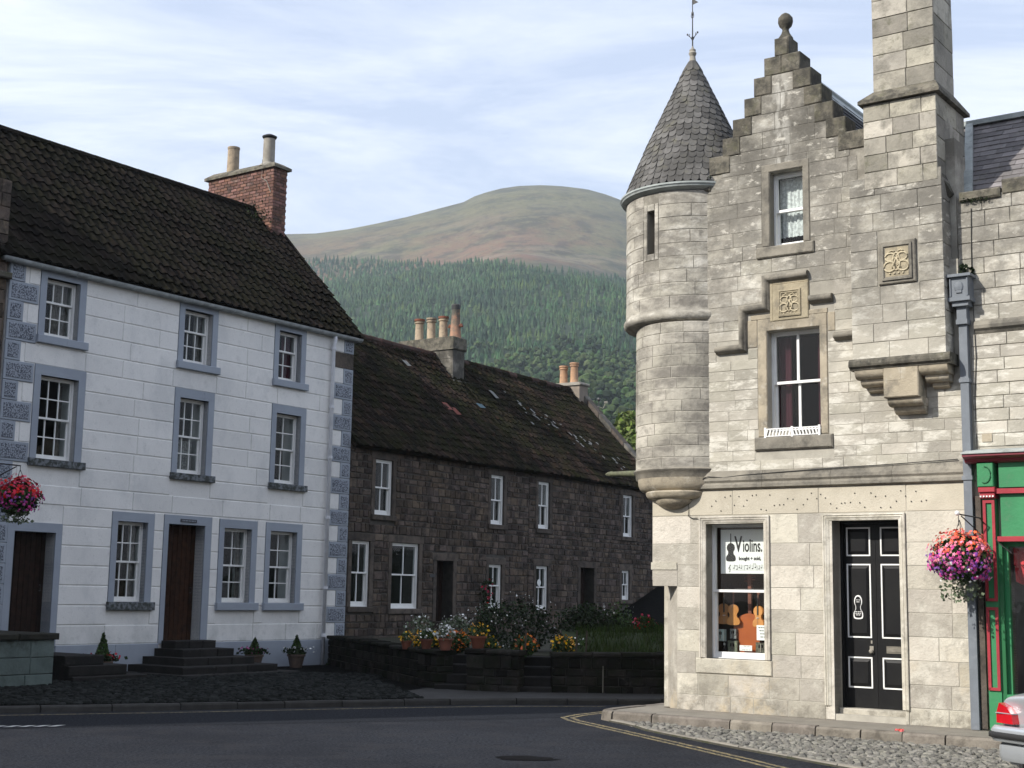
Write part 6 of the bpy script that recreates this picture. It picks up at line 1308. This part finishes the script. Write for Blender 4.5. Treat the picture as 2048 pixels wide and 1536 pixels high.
def gwall(p, q_, zt, label, th=.32, cope=True, pier=None):
    d = Vector((q_[0]-p[0], q_[1]-p[1])); L_ = d.length; t = thing('garden_wall', label, 'wall', (p[0], p[1], 0), math.atan2(d.y, d.x))
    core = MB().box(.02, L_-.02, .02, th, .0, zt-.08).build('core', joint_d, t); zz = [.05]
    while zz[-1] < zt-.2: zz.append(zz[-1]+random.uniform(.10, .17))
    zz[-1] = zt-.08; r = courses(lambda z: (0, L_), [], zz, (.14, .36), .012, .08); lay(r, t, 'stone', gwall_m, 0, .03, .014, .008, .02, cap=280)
    e_ = courses(lambda z: (0, th), [], zz, (.14, .36), .012, .08)
    for xx, sg in ((0, -1), (L_, 1)):
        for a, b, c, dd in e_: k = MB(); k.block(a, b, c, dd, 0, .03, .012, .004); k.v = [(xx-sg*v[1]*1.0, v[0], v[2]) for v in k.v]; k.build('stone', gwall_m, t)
    if cope:
        x = -.03
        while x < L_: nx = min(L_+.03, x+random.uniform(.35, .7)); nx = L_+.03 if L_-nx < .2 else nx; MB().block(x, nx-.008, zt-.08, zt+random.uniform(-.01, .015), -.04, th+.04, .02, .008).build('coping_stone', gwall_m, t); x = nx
    return t
gp0 = world(FA, -.56, -.10)
gwall((gp0[0], gp0[1]), (-1.50, 24.05), .70, 'dark garden wall running back from the kerb side to the corner of the white house')
gwall((-1.50, 23.95), (-1.16, 23.38), .70, 'short end piece of garden wall left of the first gap, with flowers on top')
gwall((-.66, 23.02), (.18, 22.74), .74, 'short garden wall piece between the two stepped gaps')
gwall((.73, 22.88), (2.60, 22.95), .72, 'long low garden wall below the grass bank at the turret corner')
gwall((2.62, 22.96), (3.75, 23.65), .74, 'return piece of garden wall turning up the side street')
gwall((3.77, 23.7), (7.3, 28.4), .78, 'far garden wall running up the side street behind the shop')
for (a, b, dx, lab) in ((-.93, 23.2, 0, 'dark garden steps rising through the left gap in the wall'), (.45, 22.85, 0, 'dark garden steps rising through the right gap in the wall')):
    t = thing('garden_steps', lab, 'steps', (a, b, 0))
    for i in range(4): MB().block(-.25, .27, .0, .16+.15*i, .02+.26*i, .30+.26*i, .012, .003).build('step', stepm, t)
q = MB().tube([(0, 0, 0), (0, -.02, .42)], .007, 6).build('marker_cane', greypot, None); q.location = (1.53, 22.78, .1); tag(q, 'thin pale cane leaning on the long garden wall', 'cane')
def clay_pot(x, y, z, r, label, fl_, n, lm=leafm):
    t = thing('flower_pot', label, 'flower pot', (x, y, z)); smooth_by_angle(MB().lathe([(r*.62, 0), (r*.9, r*1.25), (r*1.04, r*1.25), (r*1.04, r*1.5), (r*.8, r*1.5), (r*.75, r*1.2)], 0, 0, 16, cap=False).build('pot', redpot, t))
    leaves(220, inball((0, 0, r*1.9), r*1.15, (1, 1, .8), .2), .022).build('leaves', lm, t)
    if n: leaves(n, inball((0, 0, r*2.1), r*1.25, (1, 1, .8), .75), .024).build('flowers', fl_, t)
clay_pot(-1.36, 23.85, .70, .11, 'red clay pot with white flowers on the left garden wall end', f_white, 40)
clay_pot(-1.02, 23.40, .70, .13, 'red clay pot with silver white leaves beside the first gap', f_white, 80, leafg)
clay_pot(-.48, 23.12, .74, .14, 'orange clay pot with yellow flowers on the short wall between the gaps', f_yel, 40)
clay_pot(-1.75, 24.6, .66, .10, 'small clay pot with yellow flowers behind the left garden wall', f_yel, 40)
def clump(x, y, z, r, label, fl_, n, lm=leafm, sq=(1, 1, .8), nl=700, fs=.024, name='flower_clump', cat='flowers', ls=.028):
    t = thing(name, label, cat, (x, y, z)); leaves(nl, inball((0, 0, r*.6), r, sq, .2), ls).build('leaves', lm, t)
    q = MB()
    for k in range(4): a = k*1.57; q.tube([(0, 0, 0), (r*.3*math.cos(a), r*.3*math.sin(a), r*.6)], .006, 4)
    q.build('stems', leafd, t)
    if n: leaves(n, inball((0, 0, r*.75), r*1.05, sq, .8), fs).build('flowers', fl_, t)
clump(-1.42, 24.75, .64, .22, 'yellow flowers leftmost on the garden wall', f_yel, 130)
clump(-1.22, 24.45, .66, .2, 'orange yellow marigolds beside the white flowers on the left wall', f_yel, 120)
clump(-1.1, 24.6, .72, .18, 'white flowers between the yellow and orange clumps', f_white, 70)
clump(-.86, 24.4, .66, .22, 'bright orange marigolds above the end of the left garden wall', f_or, 150)
clump(-1.0, 24.3, .62, .15, 'dull red flowers beside the orange marigolds', f_coral, 60)
clump(-1.55, 25.4, .64, .32, 'tall airy white daisies nearest the white house', f_white, 70, leafg, (1, 1, 1.2))
clump(-.35, 23.9, .62, .22, 'yellow flowers on the short wall between the gaps', f_yel, 70)
clump(.10, 25.6, .66, .62, 'large bush with many small white flowers below the cottage windows', f_white, 130, leafd, (1.3, 1, .85), 2600, .018, 'flowering_shrub', 'shrub')
clump(-.95, 26.2, .7, .36, 'pale lilac flowers beside the first cottage door', f_white, 90, leafg)
clump(.30, 23.4, .66, .20, 'orange flowers right of the white flowered bush', f_or, 90)
clump(.92, 23.5, .66, .20, 'orange and yellow flowers right of the second gap', f_yel, 120)
clump(1.15, 23.9, .66, .18, 'small cream flowers beside the dark round bush', f_white, 50)
clump(1.40, 25.5, .70, .55, 'dark round bush with no flowers in front of the far cottage', f_white, 0, leafd, (1.1, 1, .85), 2600, .02, 'dark_shrub', 'shrub')
clump(2.0, 25.6, .9, .34, 'tall green plants with a few white flowers beside the far cottage door', f_white, 22, leafm, (.9, .9, 1.3))
clump(2.45, 25.3, 1.0, .20, 'red flowers at the top of the grass bank', f_red, 60)
t = thing('climbing_rose', 'thin climbing plant with red flowers beside the lower cottage window', 'climber', world(FC, 5.3, -.1, .7), FC[1]); MB().tube([(0, 0, 0), (.05, 0, .5), (-.05, 0, 1.1)], .012, 5).build('stem', bark, t); leaves(200, lambda: (random.gauss(0, .14), random.gauss(-.05, .04), random.uniform(.1, 1.3)), .04).build('leaves', leafd, t); leaves(16, lambda: (random.gauss(0, .12), -.1, random.uniform(.7, 1.3)), .04).build('flowers', f_red, t)
for i, (x, lab) in enumerate(((.29, 'wooden stake by the orange flowers'), (1.12, 'left wooden stake by the dark round bush'), (1.28, 'right wooden stake by the dark round bush'))):
    o = MB().tube([(0, 0, 0), (.01, 0, .36)], .016, 6).build('stake', bark, None); o.location = (x, 23.2, .70); tag(o, lab+' behind the garden wall', 'stake')

# ------------------------------------------------------------------ parked car (nose-in to the kerb, rear to the viewer)
cz_ = FB[1]+R(-28); cc_ = Vector((4.43+.714*math.cos(cz_), 13.0+.714*math.sin(cz_), .02))
car = thing('parked_car', 'silver saloon car parked on the cobbles at the right edge, seen from behind', 'car', tuple(cc_), cz_); car.scale = (.85, .85, .85)
SEC = [ # y from rear, half width at sill / belt, z belt, roof half width, z roof
 (0.0, .78, .81, .87, 0, 0), (.03, .80, .83, .905, 0, 0), (.30, .83, .865, .935, 0, 0), (.62, .84, .87, .95, .62, .99), (1.0, .845, .875, .95, .60, 1.27), (1.35, .85, .88, .94, .60, 1.37), (2.2, .85, .88, .93, .61, 1.39), (2.75, .85, .875, .92, .60, 1.28), (3.3, .84, .87, .90, .66, .94), (3.9, .82, .85, .80, 0, 0), (4.25, .76, .78, .70, 0, 0), (4.38, .64, .66, .55, 0, 0)]
V = []; n = 17
for (y, hw, hb, zb, hr, zr) in SEC:
    pts = [(hw*.93, .20), (hw*.985, .34), (hw+.005, .52), (hb, .70), (hb*.985, zb-.07), (hb*.93, zb)]
    pts += [(hr if hr else hb*.5, zr if hr else zb+.025), (hr*.6 if hr else hb*.25, (zr+.025) if hr else zb+.035)]
    row = [(x, z) for x, z in pts]+[(0, (zr+.03) if hr else zb+.04)]+[(-x, z) for x, z in pts[::-1]]
    V += [(x, y+(.06 if abs(x) > .7*hb and y < .1 else 0), z) for x, z in row]
F = [(i*n+j, i*n+j+1, (i+1)*n+j+1, (i+1)*n+j) for i in range(len(SEC)-1) for j in range(n-1)]+[tuple(range(n-1, -1, -1)), tuple(range((len(SEC)-1)*n, len(SEC)*n))]
q = MB().add(V, F); bo = q.build('body', silver, car); sub = bo.modifiers.new('s', 'SUBSURF'); sub.levels = 2; sub.render_levels = 2; bo.data.polygons.foreach_set('use_smooth', [True]*len(bo.data.polygons))
def ybox(mb, x0, x1, y0, y1, z0, z1, b=.02):
    v = [(x0, y1, z0), (x1, y1, z0), (x1, y1, z1), (x0, y1, z1), (x0, y0+b, z0), (x1, y0+b, z0), (x1, y0+b, z1), (x0, y0+b, z1), (x0+b, y0, z0+b), (x1-b, y0, z0+b), (x1-b, y0, z1-b), (x0+b, y0, z1-b)]
    return mb.add(v, [(3, 2, 1, 0), (0, 1, 5, 4), (1, 2, 6, 5), (2, 3, 7, 6), (3, 0, 4, 7), (4, 5, 9, 8), (5, 6, 10, 9), (6, 7, 11, 10), (7, 4, 8, 11), (8, 9, 10, 11)])
def wrap(z0, z1, out, m, name, hw=.83, par=car, a1=.7):
    pts = [(-hw, a1)]+[(-hw+.16-.16*math.cos(a), .06-.0+.16-.16-.10*math.sin(a)+.0) for a in np.linspace(0, math.pi/2, 6)]+[(0, -.09)]; pts += [(-x, y) for x, y in pts[-2::-1]]
    q = MB(); vs = []
    for x, y in pts:
        k = 1+out/hw; vs += [(x*k, y-out, z0+.02), (x*(k+.012), y-out-.02, (z0*.7+z1*.3)), (x*(k+.012), y-out-.02, z0*.2+z1*.8), (x*k*.99, y-out+.01, z1), (x*.95, y+.05, z1)]
    nn = len(pts); q.add(vs, [(i*5+k, i*5+k+1, (i+1)*5+k+1, (i+1)*5+k) for i in range(nn-1) for k in range(4)]); return q.build(name, m, par, smooth=True)
wrap(.42, .60, .035, silver, 'bumper'); wrap(.455, .545, .055, rubber, 'bumper_strip'); wrap(.22, .44, -.02, silver, 'bumper_skirt')
for s_ in (-1, 1):
    q = MB(); v_ = [(s_*.815, .0, .625), (s_*.56, -.028, .625), (s_*.58, -.026, .725), (s_*.815, .0, .725)]; v2 = [(s_*.812, .0, .735), (s_*.59, -.024, .735), (s_*.66, -.018, .80), (s_*.77, -.004, .835)]; [q.add([(x, y, z) for x, y, z in vv]+[(x*.97, .16, z) for x, y, z in vv], [(0, 1, 2, 3), (7, 6, 5, 4), (0, 4, 5, 1), (1, 5, 6, 2), (2, 6, 7, 3), (3, 7, 4, 0)]) for vv in (v_, v2)]; q.build('tail_light', redlens, car)
    q = MB(); ybox(q, *sorted((s_*.81, s_*.57)), -.022, .1, .725, .735, .002); q.build('light_trim', silver, car)
q = MB(); ybox(q, -.62+.36, .26, -.115, -.05, .49, .60, .005); pl = q.build('number_plate', plate_y, car)
q = MB(); ybox(q, -.60, -.10, -.118, -.06, .47, .58, .005)
pl.location = (-.05, .0, -.19)
text_mesh('W', .10, pl, 'plate_letter', black_ink, (-.235, -.117, .51), ext=.001, bold=.003)
q = MB().add([(-.58, .70, 1.0), (.58, .70, 1.0), (.53, 1.22, 1.33), (-.53, 1.22, 1.33)], [(0, 1, 2, 3)]); q.v = [(v[0], v[1]-.03, v[2]+.02) for v in q.v]; q.build('rear_window', glass, car)
MB().box(-.05, .05, -.03, .02, .86, .90).build('boot_badge', greypot, car)
for sx in (-1, 1):
    for y in (.95, 3.5):
        q = MB().lathe([(.20, -.1), (.30, -.1), (.315, -.08), (.315, .08), (.30, .1), (.20, .1)], 0, 0, 28); w_ = q.build('wheel', rubber, car); w_.rotation_euler = (0, R(90), 0); w_.location = (sx*.74, y, .315)
        q = MB().lathe([(.02, .09), (.20, .07), (.205, .1)], 0, 0, 20); rm_ = q.build('rim', silver, w_)
MB().box(-.75, .75, .2, 4.1, .18, .45).build('underbody', rubber, car); MB().tube([(-.45, .5, .23), (-.45, -.05, .21)], .028, 10).build('exhaust_pipe', blackm, car)

# ------------------------------------------------------------------ neighbour house at the left edge; unseen hall added for its shadow
random.seed(5)
nb = thing('neighbour_house', 'dark rubble stone house end with mossy ledge at the far left edge', 'house', world(FA, -15.5, 0, 0), FA[1])
MB().box(0, 6.60, .03, 6, 0, 7.5).build('wall', rubble, nb)
for i in range(5):
    for a, b, c, d in courses(lambda z: (6.0, 6.56), [], rowz(.1+1.7*i, .1+1.7*(i+1), .24), (.25, .4), .01): MB().block(a, b, c, d, -.0, .04, .012, .006, ).build('stone', rubble, nb)
MB().block(5.9, 6.62, 6.85, 6.96, -.12, .2, .02).build('mossy_ledge', mossy, nb)
q = MB().prism([(0, 0), (0, 0), (1, 0)], 0, 1) if False else MB(); q.add([(0, -.15, 7.4), (6.3, -.15, 7.4), (6.3, 2.9, 10.4), (0, 2.9, 10.4), (6.3, 6.2, 7.4), (0, 6.2, 7.4)], [(0, 1, 2, 3), (3, 2, 4, 5), (1, 4, 2), (0, 3, 5)]); q.build('roof', tile_w, nb)
hall = thing('shade_casting_hall', 'tall grey stone hall added unseen beyond the left edge to shade the street', 'hall', (-18.6, 11.5, 0), R(28))  # unseen building placed to cast the shade over road and verge
hw_ = banded_wall(lambda z: (-6, 7.5), [(x, x+1.1, z, z+2.2) for x in (-4.5, -1.5, 1.5, 4.5) for z in (1.2, 5.2, 9.2)], 0, 13, [], -1.5, -1.1).build('front_wall', rubdress, hall)
MB().box(-6, 7.5, 8, 8.4, 0, 13).box(-6, -5.6, -1.1, 8, 0, 13).box(7.1, 7.5, -1.1, 8, 0, 13).box(-5.6, 7.1, -1.1, 8, 3.9, 4.1).box(-5.6, 7.1, -1.1, 8, 8, 8.2).build('side_wall', rubdress, hall)
for x in (-4.5, -1.5, 1.5, 4.5):
    for z in (1.2, 5.2, 9.2): sash_window(hall, x, x+1.1, z, z+2.2, -1.35, 2, 1, 1)
q = MB(); q.add([(-6.2, -1.7, 13), (7.7, -1.7, 13), (7.7, 3.4, 17.5), (-6.2, 3.4, 17.5), (7.7, 8.6, 13), (-6.2, 8.6, 13)], [(0, 1, 2, 3), (3, 2, 4, 5), (1, 4, 2), (0, 3, 5)]); q.build('roof', slate_d, hall)

# ------------------------------------------------------------------ valley haze
hz_ = MB().box(-905, 905, -255, 1565, -1.5, 420).build('haze', bpy.data.materials.new('haze'), None, kind='stuff'); hm = hz_.data.materials[0]; hm.use_nodes = True; t = hm.node_tree; t.nodes.clear()
o_ = t.nodes.new('ShaderNodeOutputMaterial'); v = t.nodes.new('ShaderNodeVolumePrincipled'); v.inputs['Color'].default_value = (.78, .90, 1, 1); v.inputs['Density'].default_value = .00024; v.inputs['Anisotropy'].default_value = .2; t.links.new(v.outputs[0], o_.inputs['Volume'])
hz_['label'] = 'thin pale haze filling the valley between the street and the hill'; hz_['category'] = 'haze'

# the row of houses across the square, behind the viewer
random.seed(3)
row_m = mat('plain_grey_house_wall', (.20, .185, .16), (.14, .13, .115), 1.5, .95, .3, 20, 0)
for i, (x, w_, h, lab) in enumerate(((-26, 11, 8.0, 'westernmost plain stone house across the square behind the viewer'), (-14.6, 12, 9.0, 'second plain stone house across the square behind the viewer'), (-2.2, 11, 8.4, 'third plain stone house across the square behind the viewer'), (9.2, 12, 9.4, 'easternmost plain stone house across the square behind the viewer'))):
    t = thing('far_side_house', lab, 'house', (x, -13, 0), 0, 'houses across the square')
    hl = [(a, a+1, z, z+1.6) for a in (1.5, 4.5, 7.5) for z in (1, 4.6)]
    wl = banded_wall(lambda z: (0, w_), hl, 0, h, [], -.4, 0); wl.build('wall', row_m, t); MB().box(0, w_, -6, -5.6, 0, h).box(0, .4, -5.6, -.4, 0, h).box(w_-.4, w_, -5.6, -.4, 0, h).build('side_wall', row_m, t)
    for hh in hl: MB().box(hh[0], hh[1], -.25, -.2, hh[2], hh[3]).build('window', dark, t)
    q = MB(); q.add([(-.1, .2, h), (w_+.1, .2, h), (w_+.1, -3, h+2.8), (-.1, -3, h+2.8), (w_+.1, -6.2, h), (-.1, -6.2, h)], [(0, 1, 2, 3), (3, 2, 4, 5), (1, 4, 2), (0, 3, 5)]); q.build('roof', slate_d, t)
GR_ = {'violin': 'violins hanging in the shop window', 'stone_cottage': 'stone cottages joined in a row', 'hanging_basket': 'hanging flower baskets', 'garden_wall': 'pieces of low garden wall', 'garden_steps': 'steps through the garden wall', 'flower_pot': 'clay flower pots on the garden wall', 'potted_spruce': 'small potted spruces by the white house', 'flower_clump': 'flower clumps in the cottage garden', 'stake': 'wooden stakes behind the garden wall', 'card': 'white cards in the shop window', 'music_case': 'small cases in the shop window', 'broadleaf_tree': 'broadleaf trees behind the cottages'}
for o in bpy.data.objects:
    if not o.parent and o.name.split('.')[0] in GR_ and 'label' in o: o['group'] = GR_[o.name.split('.')[0]]
